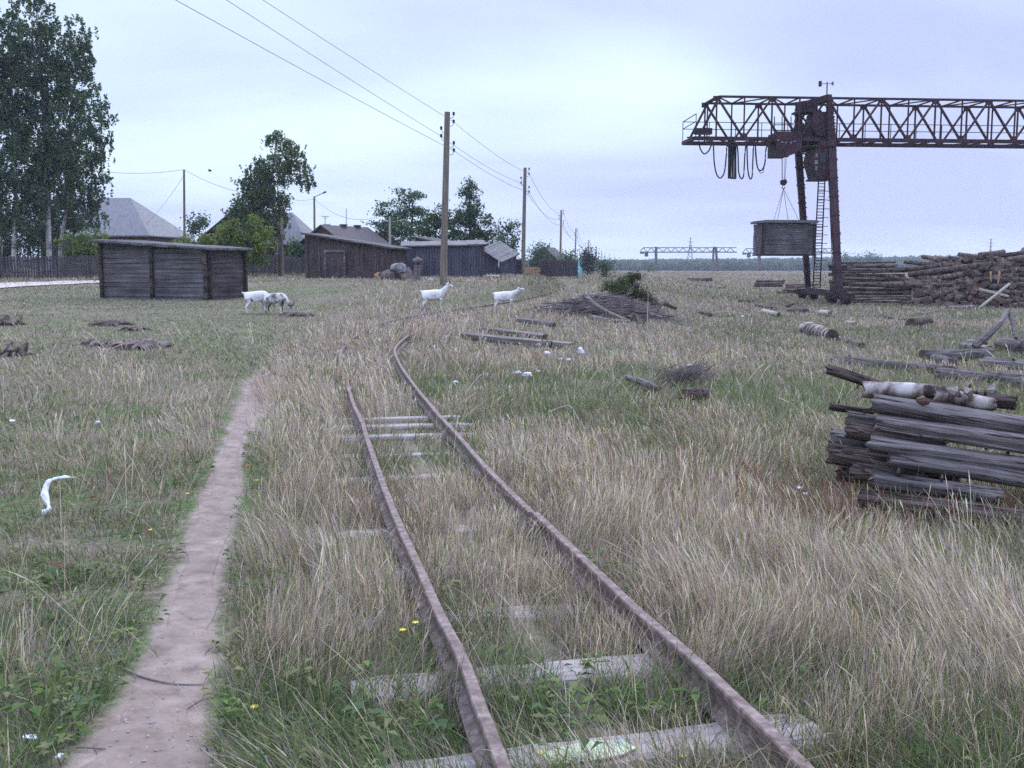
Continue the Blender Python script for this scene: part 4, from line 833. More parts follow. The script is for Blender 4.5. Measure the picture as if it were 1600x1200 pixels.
# walkway with railing outside the far truss
m = MB(); m.bar(G(1090, OFF+.5, ZB+.12), G(XR, OFF+.5, ZB+.12), .8, .06); m.bar(G(1090, OFF+.1, ZB+.38), G(XR, OFF+.1, ZB+.38), .09); m.build('walkway', 'crane_dark', crane)
m = MB()
for z in (1.45, 1.0): m.bar(G(1088, OFF+.9, ZB+z), G(XR, OFF+.9, ZB+z), .04)
xx = 1088
while xx < XR: m.bar(G(xx, OFF+.9, ZB+.1), G(xx, OFF+.9, ZB+1.45), .04); xx += 44
m.bar(G(1086, 0, ZB+1.45), G(1088, OFF+.9, ZB+1.45), .04); m.bar(G(1086, 0, ZB+1.0), G(1088, OFF+.9, ZB+1.0), .04); m.bar(G(1086, 0, ZB), G(1086, 0, ZB+1.45), .04)
m.build('railing', 'crane_dark', crane)
m = MB(); m.tube([G(1088, .2, ZB+.28), G(1088, .2, ZB+.55)], [.2, .2], 8); m.box(G(1100, .3, ZB+.45), (1.0, .5, .35)); m.build('end_buffer', 'crane_dark', crane)
# legs: a portal frame astride the girder, feet on the crane rail
NB = at(1310, 474, 61.5); FB = at(1262, 466, 70.5)
def leg(foot, top, w0, w1, nm='leg'):
    m = MB(); n = 8; f = Vector(foot); t = Vector(top); d = (t-f).normalized(); u = Vector((1, 0, 0)); v = d.cross(u).normalized(); pts = []
    for i in range(n+1):
        k = i/n; w = w0+(w1-w0)*k; c = f.lerp(t, k); pts.append([c+u*(a*w/2)+v*(b*w/2) for a, b in ((-1, -1), (1, -1), (1, 1), (-1, 1))])
    vs = [p for r_ in pts for p in r_]; fs = [(i*4+j, i*4+(j+1) % 4, (i+1)*4+(j+1) % 4, (i+1)*4+j) for i in range(n) for j in range(4)]+[(3, 2, 1, 0), (n*4, n*4+1, n*4+2, n*4+3)]
    m.add(vs, fs)
    for i in range(1, n): c = f.lerp(t, i/n); w = w0+(w1-w0)*i/n+.06; m.box(c, (w, w, .1))
    for i in range(14): c = f.lerp(t, (i+.6)/14.5); m.box(c+Vector((.5*(w0+(w1-w0)*i/14)+.05, 0, 0)), (.12, .06, .06))
    return m.build(nm, 'crane_red', crane)
NT = G(1293, -.35, ZT+.15); FT = G(1279, OFF+.5, ZB-.2)
leg(NB+Vector((0, 0, .7)), G(1299, -.3, ZB-.1), .34, .48); leg(G(1299, -.3, ZB-.1), NT, .48, .26); leg(FB+Vector((0, 0, .7)), FT, .34, .42)
leg(FT, G(1276, OFF+.4, ZT+.1), .5, .3)
m = MB(); m.bar(NT+Vector((0, 0, -.2)), G(1276, OFF+.4, ZT-.1), .35, .4); m.bar(G(1299, -.3, ZB-.3), FT, .45, .55); m.build('cross_beam', 'crane_red', crane)
m = MB(); m.bar(NB+Vector((0, 0, .55)), FB+Vector((0, 0, .55)), .38, .42); m.build('tie_beam', 'crane_red', crane)
for q in (NB, FB):
    z = q+Vector((0, 0, .45)); m = MB(); m.bar(z+Vector((.35, -1.4, 0)), z+Vector((-.25, 1.4, 0)), .34, .4); bg_ = m.build('bogie', 'crane_dark', crane)
    for s in (-1, 1): m = MB(); c = z+Vector((-.08*s, s*1.05, -.15)); m.tube([c+Vector((-.24, 0, 0)), c+Vector((.24, 0, 0))], .33, 14); m.build('wheel', 'crane_dark', bg_)
m = MB(); m.box(NB+Vector((-.35, -.6, .85)), (.6, .5, .5)); m.tube([NB+Vector((-.2, -.9, .6)), NB+Vector((-.2, -1.3, .6))], .3, 10); m.build('drive_motor', 'crane_dark', crane)
# ladder beside the far leg
m = MB(); a0 = at(1270, 458, 69); a1 = at(1279, 282, 66.6); b0 = at(1281, 458, 69.2); b1 = at(1289, 282, 66.8)
m.tube([a0, a1], .045, 5); m.tube([b0, b1], .045, 5)
for i in range(38): k = i/37; m.tube([a0.lerp(a1, k), b0.lerp(b1, k)], .025, 4)
m.build('ladder', 'crane_dark', crane)
for i in range(9):
    m = MB()
    k = .3+i*.075; c = a0.lerp(a1, k).lerp(b0.lerp(b1, k), .5); m.tube([c+Vector((.35*math.cos(t), -.55+.5*math.sin(t)*-1, 0)) for t in np.linspace(-.2, math.pi+.2, 8)], .02, 4, caps=False); m.build('ladder_hoop', 'crane_dark', crane)
m = MB(); a = at(1297, 282, 63.2); m.tube([a, at(1297, 330, 63.2), at(1300, 400, 63), at(1303, 462, 62.5)], .03, 5); m.build('conduit', 'crane_dark', crane)
# operator's cabin under the girder
c = at(1280, 256, 64.6); prof = []
sc_ = 64.6/1600
def PX(px, py): return ((px-1280)*sc_, (256-py)*sc_)
cab = [PX(*p) for p in ((1266, 233), (1296, 231), (1298, 272), (1292, 279), (1270, 277), (1262, 252))]
m = MB(); m.prism(cab, -1.0, 1.0, o=c); cb_ = m.build('cabin', 'crane_red', crane)
for (x0, y0, x1, y1) in ((1266.5, 243, 1270, 248.5), (1266, 253, 1270.5, 259), (1267, 262, 1270, 267.5)):
    m = MB(); p = [PX(x0, y0), PX(x1, y0), PX(x1, y1), PX(x0, y1)]; m.prism(p, -1.015, -.98, o=c); m.build('window', 'pale_paint' if False else 'slate_roof', cb_)
for (x0, y0, x1, y1) in ((1273, 243, 1282, 256), (1284, 243, 1293, 256)):
    m = MB(); m.prism([PX(x0, y0), PX(x1, y0), PX(x1, y1), PX(x0, y1)], -1.015, -.98, o=c); m.build('window', 'dark_glass', cb_)
m = MB(); m.box(c+Vector((-.0, 0, .98)), (1.5, 2.2, .1)); m.box(c+Vector((.1, 0, -.95)), (1.2, 2.1, .12)); m.tube([c+Vector((-.7, -1.1, .6)), c+Vector((-.9, -1.1, 0)), c+Vector((-.5, -1.1, -.85))], .03, 5); m.build('cabin_trim', 'crane_dark', cb_)
# hoist trolley with its machinery
tr_ = at(1226, 228, 64.6); s2 = 64.6/1600
def TX(px, py): return ((px-1226)*s2, (228-py)*s2)
m = MB(); m.prism([TX(*p) for p in ((1208, 209), (1246, 209), (1246, 234), (1238, 241), (1230, 244), (1208, 244))], -.9, 1.3, o=tr_)
tro = m.build('trolley', 'crane_red', crane)
m = MB(); m.bar(at(1201, 244, 63.6), at(1232, 244, 63.6), .12); m.bar(at(1202, 211, 63.6), at(1202, 244, 63.6), .1)
for x in (1210, 1222, 1236): m.bar(at(x, 182, 66), at(x, 210, 66), .05)
for y in (195, 204): m.bar(at(1208, y, 66), at(1240, y, 66), .05)
m.build('trolley_frame', 'crane_dark', tro)
m = MB()
for (x, y) in ((1216, 219), (1222, 222), (1228, 223), (1236, 223), (1242, 221)): m.box(at(x, y, 63.68), (.12, .05, .1))
m.build('vent_slot', 'slate_roof', tro)
m = MB(); m.tube([at(1250, 203, 64.4), at(1250, 203, 66.4)], .42, 12); m.tube([at(1262, 205, 64.2), at(1262, 205, 66.4)], .3, 12); m.box(at(1265, 213, 65), (2.6, 1.6, .35)); m.box(at(1240, 224, 65), (3.4, 1.2, .2)); m.bar(at(1208, 228, 64), at(1272, 229, 64), .14); m.build('winch', 'crane_dark', crane)
m = MB(); m.prism([((px-1280)*s2, (190-py)*s2) for px, py in ((1267, 178), (1284, 178), (1292, 190), (1293, 215), (1270, 212), (1262, 200))], -.8, .9, o=at(1280, 190, 64.8)); m.box(at(1262, 168, 65), (1.0, .9, .45)); m.box(at(1260, 176, 65), (1.5, 1.4, .1)); m.bar(at(1244, 160, 65), at(1244, 210, 65), .09); m.bar(at(1250, 178, 64.5), at(1270, 204, 64.5), .1); m.build('hoist_motor', 'crane_red', crane)
m = MB(); m.bar(at(1275, 230, 64.4), at(1296, 230, 64.4), 1.5, .6); m.build('cabin_hanger', 'crane_red', crane)
m = MB(); q = [at(x, y, 63.8) for x, y in ((1246, 235), (1255, 240), (1266, 242))]; m.tube(q, .05, 5); m.build('arm', 'crane_dark', crane)
# wind gauge on top
b = at(1292, 154, 64.6); t_ = at(1292.5, 128, 64.6); m = MB(); m.tube([b, t_], .04, 5); wg = m.build('wind_gauge', 'crane_dark', crane)
m = MB(); z = at(1292, 130.5, 64.6); m.tube([at(1282, 131, 64.6), at(1301, 130.5, 64.6)], .02, 5); m.build('arm', 'wire_grey', wg); m = MB(); m.box(at(1281.5, 131, 64.6), (.16, .16, .32)); m.build('vane', 'crane_dark', wg); m = MB(); m.box(at(1301, 130.5, 64.6), (.1, .1, .2)); m.build('vane', 'wire_grey', wg)
# festoon of cables below the cantilever
fe = [(1092, 221), (1094, 232), (1100, 240.5), (1107, 236), (1112, 226), (1114.5, 227), (1116, 255), (1120, 273), (1126, 278), (1132, 268), (1135, 240), (1137, 226), (1150, 224), (1153, 240), (1154, 268), (1158, 279), (1162, 273), (1164, 240), (1165.5, 227), (1167, 227), (1168, 260), (1171, 278), (1175, 276), (1176.5, 250), (1177.5, 228), (1180, 227), (1181, 245), (1184, 263), (1190, 266), (1195, 255), (1197, 232), (1202, 226)]
P = catmull([tuple(at(x, y, 64.6)) for x, y in fe], 4); m = MB(); m.tube([Vector(p) for p in P], .045, 5); m.build('festoon_cable', 'black_cable', crane)
m = MB(); q = [(1181, 230), (1183, 255), (1187, 269), (1193, 267), (1196, 240)]; m.tube([Vector(p) for p in catmull([tuple(at(x, y, 64.9)) for x, y in q], 4)], .02, 4); m.build('festoon_cable', 'black_cable', crane)
m = MB()
for k in range(7): x = 1138.5+k*1.9; m.tube([at(x, 226, 64.5+k % 3*.1), at(x+random.uniform(-.4, .4), 250, 64.5), at(x-.6+random.uniform(-.5, .5), 278.5, 64.5+k % 2*.1)], .045, 5)
m.box(at(1144, 227, 64.5), (.55, .2, .14)); m.tube([at(1137.5, 277.5, 64.5), at(1150, 278.5, 64.5)], .07, 6); m.build('cable_bundle', 'black_cable', crane)
for x in (1092, 1113, 1143, 1166, 1179): m = MB(); m.tube([at(x, 226, 64.6), at(x, 217, 64.6)], .03, 4); m.build('cable_hanger', 'crane_dark', crane)
for x in (1221.5, 1223, 1227, 1229): m = MB(); m.tube([at(x, 244, 64.7), at(1224+(x-1225)*.6, 282, 65)], .014, 4); m.build('hoist_rope', 'wire_grey', crane)
m = MB(); hb = at(1224.5, 285, 65); m.prism([(-.2, .12), (.12, .2), (.2, -.02), (.05, -.2), (-.18, -.12)], -.12, .12, o=hb); m.tube([hb+Vector((-.05, 0, -.15)), hb+Vector((-.1, 0, -.33)), hb+Vector((0, 0, -.4)), hb+Vector((.1, 0, -.3))], .035, 6); m.tube([hb+Vector((0, -.16, 0)), hb+Vector((0, .16, 0))], .17, 10); m.build('hook_block', 'crane_dark', crane)
# the wooden hut hanging from the hook
hc = at(1224, 398, 65); hut = thing('hanging_hut', 'grey wooden hut hanging from the crane hook on slings', 'hut', tuple(hc)); k = 65/1600
m = MB(); x0, x1, z0, z1 = -39*k, 38*k, 1*k, 47*k; rows = 13
for i in range(rows):
    za = z0+(z1-z0)*i/rows; zc_ = z0+(z1-z0)*(i+1)/rows-.012; j_ = random.uniform(-.02, .02)
    m.box((hc.x+(x0+x1)/2+j_, hc.y, hc.z+(za+zc_)/2), (x1-x0, 2.2+random.uniform(0, .05), zc_-za), rz=.12)
m.build('wall', 'plank_lying', hut)
m = MB()
for sx in (x0-.02, x1+.02): m.box((hc.x+sx, hc.y-1.13, hc.z+(z0+z1)/2), (.14, .1, z1-z0), rz=.12)
m.box((hc.x, hc.y, hc.z-.02), (x1-x0+.1, 2.3, .1), rz=.12); m.build('frame', 'crane_dark', hut)
m = MB(); m.box((hc.x-.02, hc.y, hc.z+49.5*k), (3.42, 2.6, .14), rz=.12); m.box((hc.x-.02, hc.y, hc.z+51.3*k), (3.2, 2.4, .06), rz=.12); m.build('roof', 'tar_roof', hut)
m = MB(); m.tube([at(1249, 350, 64.8), at(1254.5, 330.5, 64.8)], .06, 6); m.build('stick', 'crane_dark', hut)
for sx, sy in ((-1, -1), (1, -1), (-.7, 1), (.75, 1)): m = MB(); m.tube([hb+Vector((0, 0, -.38)), Vector((hc.x+sx*.68, hc.y+sy*.95, hc.z+50*k))], .016, 4); m.build('sling', 'wire_grey', hut)
# two more gantry cranes far down the yard
def far_crane(px0, px1, yb, yt, D, legs, label, cab=True):
    b = at(legs[0][0], 424, D); root = thing('gantry_crane', label, 'gantry crane', tuple(b)); m = MB(); a = .28
    for off in (0, 4):
        m.bar(at(px0, yb, D+off), at(px1, yb, D+off), .5); m.bar(at(px0+5, yt, D+off), at(px1, yt, D+off), .35); x = px0+5; i = 0
        while x < px1-4: m.bar(at(x, yt if i % 2 == 0 else yb, D+off), at(x+6.2, yb if i % 2 == 0 else yt, D+off), a); x += 6.2; i += 1
        m.bar(at(px0, yb, D+off), at(px0+5, yt, D+off), a)
    m.build('girder', 'far_steel', root)
    for lx, dx in legs:
        for s in (-1, 1): m = MB(); m.bar(at(lx+s*dx, 426, D+s*4+2), at(lx+s*dx*.4, yt-1, D+2), .9); m.build('leg', 'far_steel', root)
    if cab: m = MB(); m.box(at(px0+10, yb+3.5, D+2), (1.4, 2, 2)); m.build('cabin', 'crane_dark', root); m = MB(); m.box(at(px0+3, yb+1, D+2), (1.6, 2, .9)); m.build('trolley', 'crane_dark', root)
far_crane(1000, 1151, 394, 387, 470, ((1025, 1), (1117, 4)), 'far gantry crane with a cabin, left of the hanging hut on the skyline')
far_crane(1160, 1306, 395.5, 388.5, 500, ((1186, 2), (1272, 3)), 'far gantry crane passing behind the hanging hut and crane legs')
# ------------------------------------------------------------------ logs
def log_mb(a, b, r0, r1, n=12, seg=8, bend=.03, square=False, seed=0, knots=3):
    """a felled log from a to b: crooked, tapering, with end faces of their own material"""
    rnd = random.Random(seed); a, b = Vector(a), Vector(b); m = MB(); t = (b-a).normalized(); u = t.cross(Vector((0, 0, 1)))
    if u.length < .05: u = Vector((1, 0, 0))
    u.normalize(); v = u.cross(t); vs = []; ph = [rnd.uniform(0, 6.28) for _ in range(4)]
    tw = rnd.uniform(-.2, .2)
    for i in range(seg+1):
        k = i/seg; c = a.lerp(b, k)+u*math.sin(k*3.1+ph[0])*bend+v*math.sin(k*2.3+ph[1])*bend*.6; r = r0+(r1-r0)*k
        for j in range(n):
            an = 2*math.pi*j/n+tw*k; w = 1+.05*math.sin(3*an+ph[2]+k*2)+.035*math.sin(5*an+ph[3]-k*3)+rnd.uniform(-.02, .02)
            cx, sx = math.cos(an), math.sin(an)
            if square: q = 1/max(abs(cx), abs(sx))*.86; q = min(q, 1.12); w *= q
            vs.append(c+(u*cx+v*sx)*r*w+t*(rnd.uniform(-.02, .02) if i in (0, seg) else 0))
    fs = [(i*n+j, i*n+(j+1) % n, (i+1)*n+(j+1) % n, (i+1)*n+j) for i in range(seg) for j in range(n)]; m.add(vs, fs, 0)
    ca = len(m.v); m.v += [tuple(a), tuple(b)]; e = seg*n
    for j in range(n): m.f += [((j+1) % n, j, ca), (e+j, e+(j+1) % n, ca+1)]; m.m += [1, 1]
    for i in range(knots):
        k = rnd.uniform(.1, .9); an = rnd.uniform(0, 6.28); c = a.lerp(b, k); d = (u*math.cos(an)+v*math.sin(an)); r = r0+(r1-r0)*k; m.tube([c+d*r*.7, c+d*(r+.03)], [r*.22, r*.14], 6, 0)
    return m
NL = [0]
def put_log(label, a, b, r0, r1=None, mat='grey_log', name='log', group=None, cat='log', **kw):
    NL[0] += 1; a = Vector(a); b = Vector(b); m = log_mb((0, 0, 0), ((b-a).length, 0, 0), r0, r1 or r0*.9, seed=NL[0], **kw); o = m.build(name, [mat, 'log_end'], origin=(0, 0, 0), smooth=False)
    o.location = a; o.rotation_mode = 'QUATERNION'; o.rotation_quaternion = (b-a).to_track_quat('X', 'Z'); o['_w'] = tuple(a)
    for p in o.data.polygons: p.use_smooth = (len(p.vertices) == 4 and not kw.get('square'))
    return tag(o, label, cat, group)
FG = 'old logs in the pile at the right'
def fl(label, p0, z0, p1, z1, d0, mat='old_timber', ext=1.0, r1k=1.0, **kw):
    """left end and a second point on the axis; d0 = thickness in the photo at the left end"""
    a = atc(*p0, z0); b = atc(*p1, z1); b = a+(b-a)*ext; r = d0/1600*z0/2
    return put_log(label, a, b, r, r*r1k, mat, group=FG, n=20, seg=16, **kw)
fl('thick round grey log on top of the front row, below the white birch log', (1366, 625), 7.25, (1600, 666), 6.75, 29, ext=2.2, r1k=1.12)
fl('pale squared beam, second from the top in the front row of the right pile', (1370, 659), 7.15, (1600, 696), 6.65, 30, ext=2.2, square=True)
fl('grey knotted log, third from the top in the front row of the right pile', (1360, 691), 7.1, (1600, 723), 6.62, 26, ext=2.2)
fl('weathered grey log, fourth from the top in the front row, starting furthest right', (1391, 718), 7.0, (1600, 753), 6.6, 26, ext=2.2)
fl('pale grey log lying low in the weeds, fifth from the top in the front row', (1362, 745), 6.85, (1556, 776), 6.5, 29, ext=1.05, r1k=.8)
fl('darkened log sunk in the weeds at the very bottom of the right pile', (1340, 775), 6.7, (1600, 812), 6.4, 30, 'brown_log', ext=2.0)
fl('short grey log end peeking out low on the left of the right pile', (1336, 738), 7.2, (1420, 752), 7.0, 26, 'brown_log', ext=1.3)
fl('birch log with peeling white bark lying on top of the right pile', (1350, 607), 7.6, (1470, 620), 7.4, 26, 'birch_bark', ext=1.0)
fl('thin dark pole sticking out to the upper left from under the birch log', (1293, 579), 7.9, (1400, 612), 7.55, 16, 'brown_log', ext=1.9)
fl('birch log with a broken white end, right one on top of the right pile', (1462, 617), 7.15, (1556, 628), 7.0, 24, 'birch_bark', ext=1.0, r1k=.85)
fl('brown log with torn red bark lying behind the birch logs', (1440, 606), 7.9, (1530, 620), 7.7, 22, 'brown_log', ext=1.6)
fl('short thin stick pointing left from the middle of the right pile', (1298, 632), 7.9, (1345, 641), 7.8, 11, 'brown_log', ext=1.4)
fl('squared beam end at the left of the right pile, under the thin stick', (1326, 648), 7.75, (1400, 660), 7.6, 24, 'old_timber', ext=2, square=True)
fl('round log end at the far left of the right pile, above the dark one', (1300, 678), 7.75, (1380, 690), 7.6, 24, 'old_timber', ext=2)
fl('dark rotten log end low at the far left of the right pile', (1294, 708), 7.6, (1390, 724), 7.4, 32, 'brown_log', ext=2)
fl('middle log behind the front row, seen through the gap', (1328, 672), 7.5, (1400, 684), 7.3, 26, 'brown_log', ext=2)
fl('lowest brown log of the back row, resting on the ground', (1310, 735), 7.7, (1400, 748), 7.5, 26, 'brown_log', ext=2)
fl('dark log wedged behind the third and fourth logs of the front row', (1400, 706), 7.55, (1600, 737), 7.1, 34, 'brown_log', ext=2)
# peeled bark curls on top
m = MB(); c = atc(1510, 610, 7.1)
for i, (p, q, w, lb) in enumerate((((1478, 607), (1502, 620), .035, 'curled strip of birch bark at the left end of the right birch log'), ((1505, 605), (1518, 622), .03, 'narrow curled strip of birch bark in the middle of the right birch log'), ((1540, 609), (1556, 612), .045, 'white curl of birch bark at the broken right end of the pile top'))):
    a, b = atc(*p, 7.0), atc(*q, 7.0); m = MB(); m.tube([a, (a+b)/2+Vector((0, -.02, .015)), b], [w*.3, w, w*.3], 7, jit=.15); tag(m.build('bark_strip', 'birch_bark', origin=a), lb, 'bark')
m = MB(); a, b = atc(1432, 626, 6.95), atc(1452, 629, 6.95); m.tube([a, (a+b)/2+Vector((0, 0, .01)), b], [.015, .032, .012], 9, jit=.35); tag(m.build('bark_chunk', 'orange_wall', origin=a), 'rusty orange chunk of bark stuck on the top log of the right pile', 'bark')

# loose logs and sticks lying about in the field
def ground_log(label, p0, p1, r, mat='old_timber', lift=.6, **kw):
    a, b = hit(*p0), hit(*p1); a.z += r*lift; b.z += r*lift; return put_log(label, a, b, r, None, mat, **kw)
def lie(label, pts, r, mat, name='branch', cat='branch', lift=.3, n=7):
    P = [hit(*p)+Vector((0, 0, l)) for p, l in pts]; m = MB(); c = catmull([tuple(p) for p in P], 4); m.tube([Vector(p) for p in c], list(np.linspace(r, r*.45, len(c))), n, jit=.12)
    return tag(m.build(name, mat, origin=P[0]), label, cat)
ground_log('long grey log in the grass, nearest of those behind the right pile', (1300, 567), (1490, 588), .10)
ground_log('long grey log at the right edge behind the pile, with a reddish end', (1560, 606), (1680, 612), .16)
ground_log('grey log lying half sunk right of centre behind the pile', (1470, 590), (1600, 605), .12)
ground_log('thick grey log with a brown right end, behind the birch logs', (1440, 566), (1542, 563), .15)
ground_log('grey slab in the grass left of the thick brown-ended log', (1446, 560), (1492, 575), .10)
ground_log('long grey log running off the right edge below the bright grass', (1536, 575), (1680, 590), .14)
ground_log('log at the right edge under the leaning pole', (1568, 545), (1680, 565), .2)
ground_log('white fallen birch log with black marks right of the meadow centre', (1257, 519), (1302, 532), .20, 'birch_bark')
ground_log('thin grey stick right of the fallen birch log', (1302, 528), (1350, 543), .07)
ground_log('dark short stump-like log in the field in front of the big heap', (1422, 512), (1452, 508), .2, 'brown_log')
lie('bent grey pole propped up in front of the bright green grass', [((1522, 552), .15), ((1560, 552), .7), ((1572, 548), .95), ((1586, 552), .35)], .09, 'grey_log')
for i, (p0, p1) in enumerate((((1502, 545), (1545, 549)), ((1508, 550), (1550, 553)), ((1512, 541), (1540, 543)))):
    ground_log(['pale broken board, middle one of three before the bright grass', 'pale broken board, nearest of three before the bright grass', 'pale broken board, farthest of three before the bright grass'][i], p0, p1, .11, 'grey_log', name='board', cat='board', square=True)
# beams in the grass in the middle distance
for lb, p0, p1, r in (('grey beam in the grass, topmost of the three right of the goats', (812, 508), (866, 514), .08), ('long grey beam in the grass, middle one left of the litter', (752, 521), (852, 536), .085),
                      ('long grey beam in the grass, nearest one, its right end dark', (722, 533), (892, 550), .085), ('short grey beam end behind the nearest long beam', (830, 545), (862, 548), .08)):
    ground_log(lb, p0, p1, r, 'grey_log', lift=1.4, name='beam', cat='beam', square=True)
ground_log('short grey stick lying in the meadow centre', (985, 600), (1026, 622), .045, lift=2)
ground_log('dark fallen log in the meadow, right of the short grey stick', (1072, 632), (1100, 627), .08, 'brown_log', lift=1.2)
lie('dead pale bent stem lying in the grass right of the track', [((856, 656), .08), ((876, 655), .13), ((893, 657), .14), ((908, 668), .02)], .008, 'pale_pole')
lie('thin root or cord lying across the dirt path', [((188, 1046), .01), ((225, 1063), .012), ((270, 1073), .012), ((318, 1074), .01)], .0045, 'twig_grey')
lie('short brown stick on the path edge at the bottom', [((120, 1173), .012), ((165, 1176), .012)], .004, 'twig_grey')
ground_log('long dark beam lying in front of the log heap, behind the field', (1380, 497), (1500, 509), .07, 'brown_log', cat='beam', name='beam')

# the stacked timber at the right: long logs seen from the side, in stepped tiers
tl = []
for (x0, x1, yb, yt, D, n) in ((1316, 1420, 473, 462, 61.5, 3), (1322, 1432, 462, 448, 64, 4), (1322, 1425, 449, 434, 67, 4), (1320, 1418, 434, 420, 71, 4), (1318, 1405, 420, 409, 76, 4), (1225, 1300, 458, 452, 72, 2), (1225, 1272, 452, 444, 84, 3), (1185, 1222, 448, 437, 96, 3), (1300, 1330, 452, 412, 73, 8)):
    for i in range(n):
        y = yb+(yt-yb)*(i+.5)/n; r = abs(yb-yt)/n/1600*D*.56
        for dd in range(1):
            j0 = random.uniform(-7, 7); j1 = random.uniform(-7, 7); tl.append(((x0+j0, y+random.uniform(-.5, .5), D+dd*r*2), (x1+j1, y+random.uniform(-1, .8), D+dd*r*2+random.uniform(-.4, .4)), r))
ORDW = ['lowest', 'second', 'third', 'fourth', 'fifth', 'sixth', 'seventh', 'eighth', 'ninth', 'tenth', 'eleventh', 'twelfth', 'thirteenth', 'fourteenth', 'fifteenth', 'sixteenth', 'seventeenth', 'eighteenth', 'topmost']
for i_, (a, b, r) in enumerate(tl):
    if i_ < 19: lb_ = f'long brown log, {ORDW[i_]} up in the stepped timber stack right of the crane leg'; gp_ = 'logs stacked sideways by the crane leg'
    elif i_ < 21: lb_ = f'long log in the nearest low stack behind the crane feet, {["lower", "upper"][i_-19]} one'; gp_ = 'logs in the low stacks left of the crane leg'
    elif i_ < 24: lb_ = f'long log in the middle low stack left of the crane leg, {["lowest", "middle", "topmost"][i_-21]} one'; gp_ = 'logs in the low stacks left of the crane leg'
    elif i_ < 27: lb_ = f'log in the leftmost low stack under the hanging hut, {["lowest", "middle", "topmost"][i_-24]} one'; gp_ = 'logs in the low stacks left of the crane leg'
    else: lb_ = f'short log, {ORDW[i_-27] if i_-27 < 7 else "topmost"} up in the stack showing between the crane legs'; gp_ = 'logs in the stack between the crane legs'
    put_log(lb_, at(*a), at(*b), r, mat='heap_log', group=gp_, n=8, seg=3, knots=0, bend=.05)
for (cx, y0, y1, w, D, n) in ((1092, 444, 434, 46, 128, 8), (1112, 460, 447, 48, 98, 8)):
    for i in range(n):
        k = i//2; y = y0+(y1-y0)*(k+.5)/(n/2); put_log(f'log in the {"nearer" if D < 100 else "farther"} low stack out in the field, {"front" if i % 2 == 0 else "back"} one of its {["bottom", "second", "third", "top"][k]} row', at(cx-w/2+k*2+random.uniform(-2, 2), y, D+(i % 2)*.5), at(cx+w/2-k+random.uniform(-2, 2), y+random.uniform(-.5, 1), D+(i % 2)*.5-1), abs(y1-y0)/(n/2)/1600*D*.55, mat='heap_log',
                group='logs in the nearer low stack' if D < 100 else 'logs in the farther low stack', n=7, seg=2, knots=0, bend=.05)
# tumbled heap, log ends towards the camera
heap = []; rnd = random.Random(3)
LM = []
for i in range(9):
    L = rnd.uniform(3.2, 6.5); mm = log_mb((0, 0, 0), (0, L, 0), rnd.uniform(.125, .185), rnd.uniform(.11, .15), n=9, seg=4, seed=100+i, bend=.06, knots=1)
    o = mm.build('log', ['heap_log', 'log_end'], origin=(0, 0, 0)); [setattr(p, 'use_smooth', len(p.vertices) == 4) for p in o.data.polygons]; LM.append(o)
def heap_top(px): return np.interp(px, [1412, 1425, 1450, 1490, 1520, 1560, 1600, 1680, 1760], [445, 425, 412, 406, 402, 399, 400, 404, 425])
cnt = 0; used = set(); nrow = 0; lastrow = -1
for row in range(12):
    px = 1416+row*.0
    while px < 1655 and cnt < 215:
        yb = 478; yt = heap_top(px); k = row/11.; step = rnd.uniform(11.5, 15)
        y = yb+(yt-yb)*k
        if yb-yt > 5 and not (px < 1440 and row > 8 and rnd.random() < .3):
            D = 60+k*5.5+rnd.uniform(-.4, .6)-(px-1500)*.006; p = at(px+rnd.uniform(-4, 4), y+rnd.uniform(-2.5, 2.5), D)
            j = cnt % 9; src = LM[j]; o = src if j not in used else src.copy()
            if j in used: COL.objects.link(o)
            used.add(j); o.location = p; az = rnd.gauss(-.42, .30) if rnd.random() < .86 else rnd.choice((-1.3, 1.2))+rnd.gauss(0, .2)
            if px < 1460: az = rnd.gauss(-.9, .4)
            o.rotation_euler = (rnd.gauss(-.02+k*.10, .12), rnd.uniform(0, 3), az); o.scale = (rnd.uniform(.95, 1.1),)*3
            OW = ['first', 'second', 'third', 'fourth', 'fifth', 'sixth', 'seventh', 'eighth', 'ninth', 'tenth', 'eleventh', 'twelfth', 'thirteenth', 'fourteenth', 'fifteenth', 'sixteenth', 'seventeenth', 'eighteenth', 'nineteenth', 'twentieth', 'twenty-first', 'twenty-second']
            nrow = nrow+1 if row == lastrow else 0; lastrow = row
            tag(o, f'rough brown log in the {OW[row]} layer up of the big heap, {OW[nrow]} from the left', 'log', 'logs tumbled in the big heap'); cnt += 1
        px += step
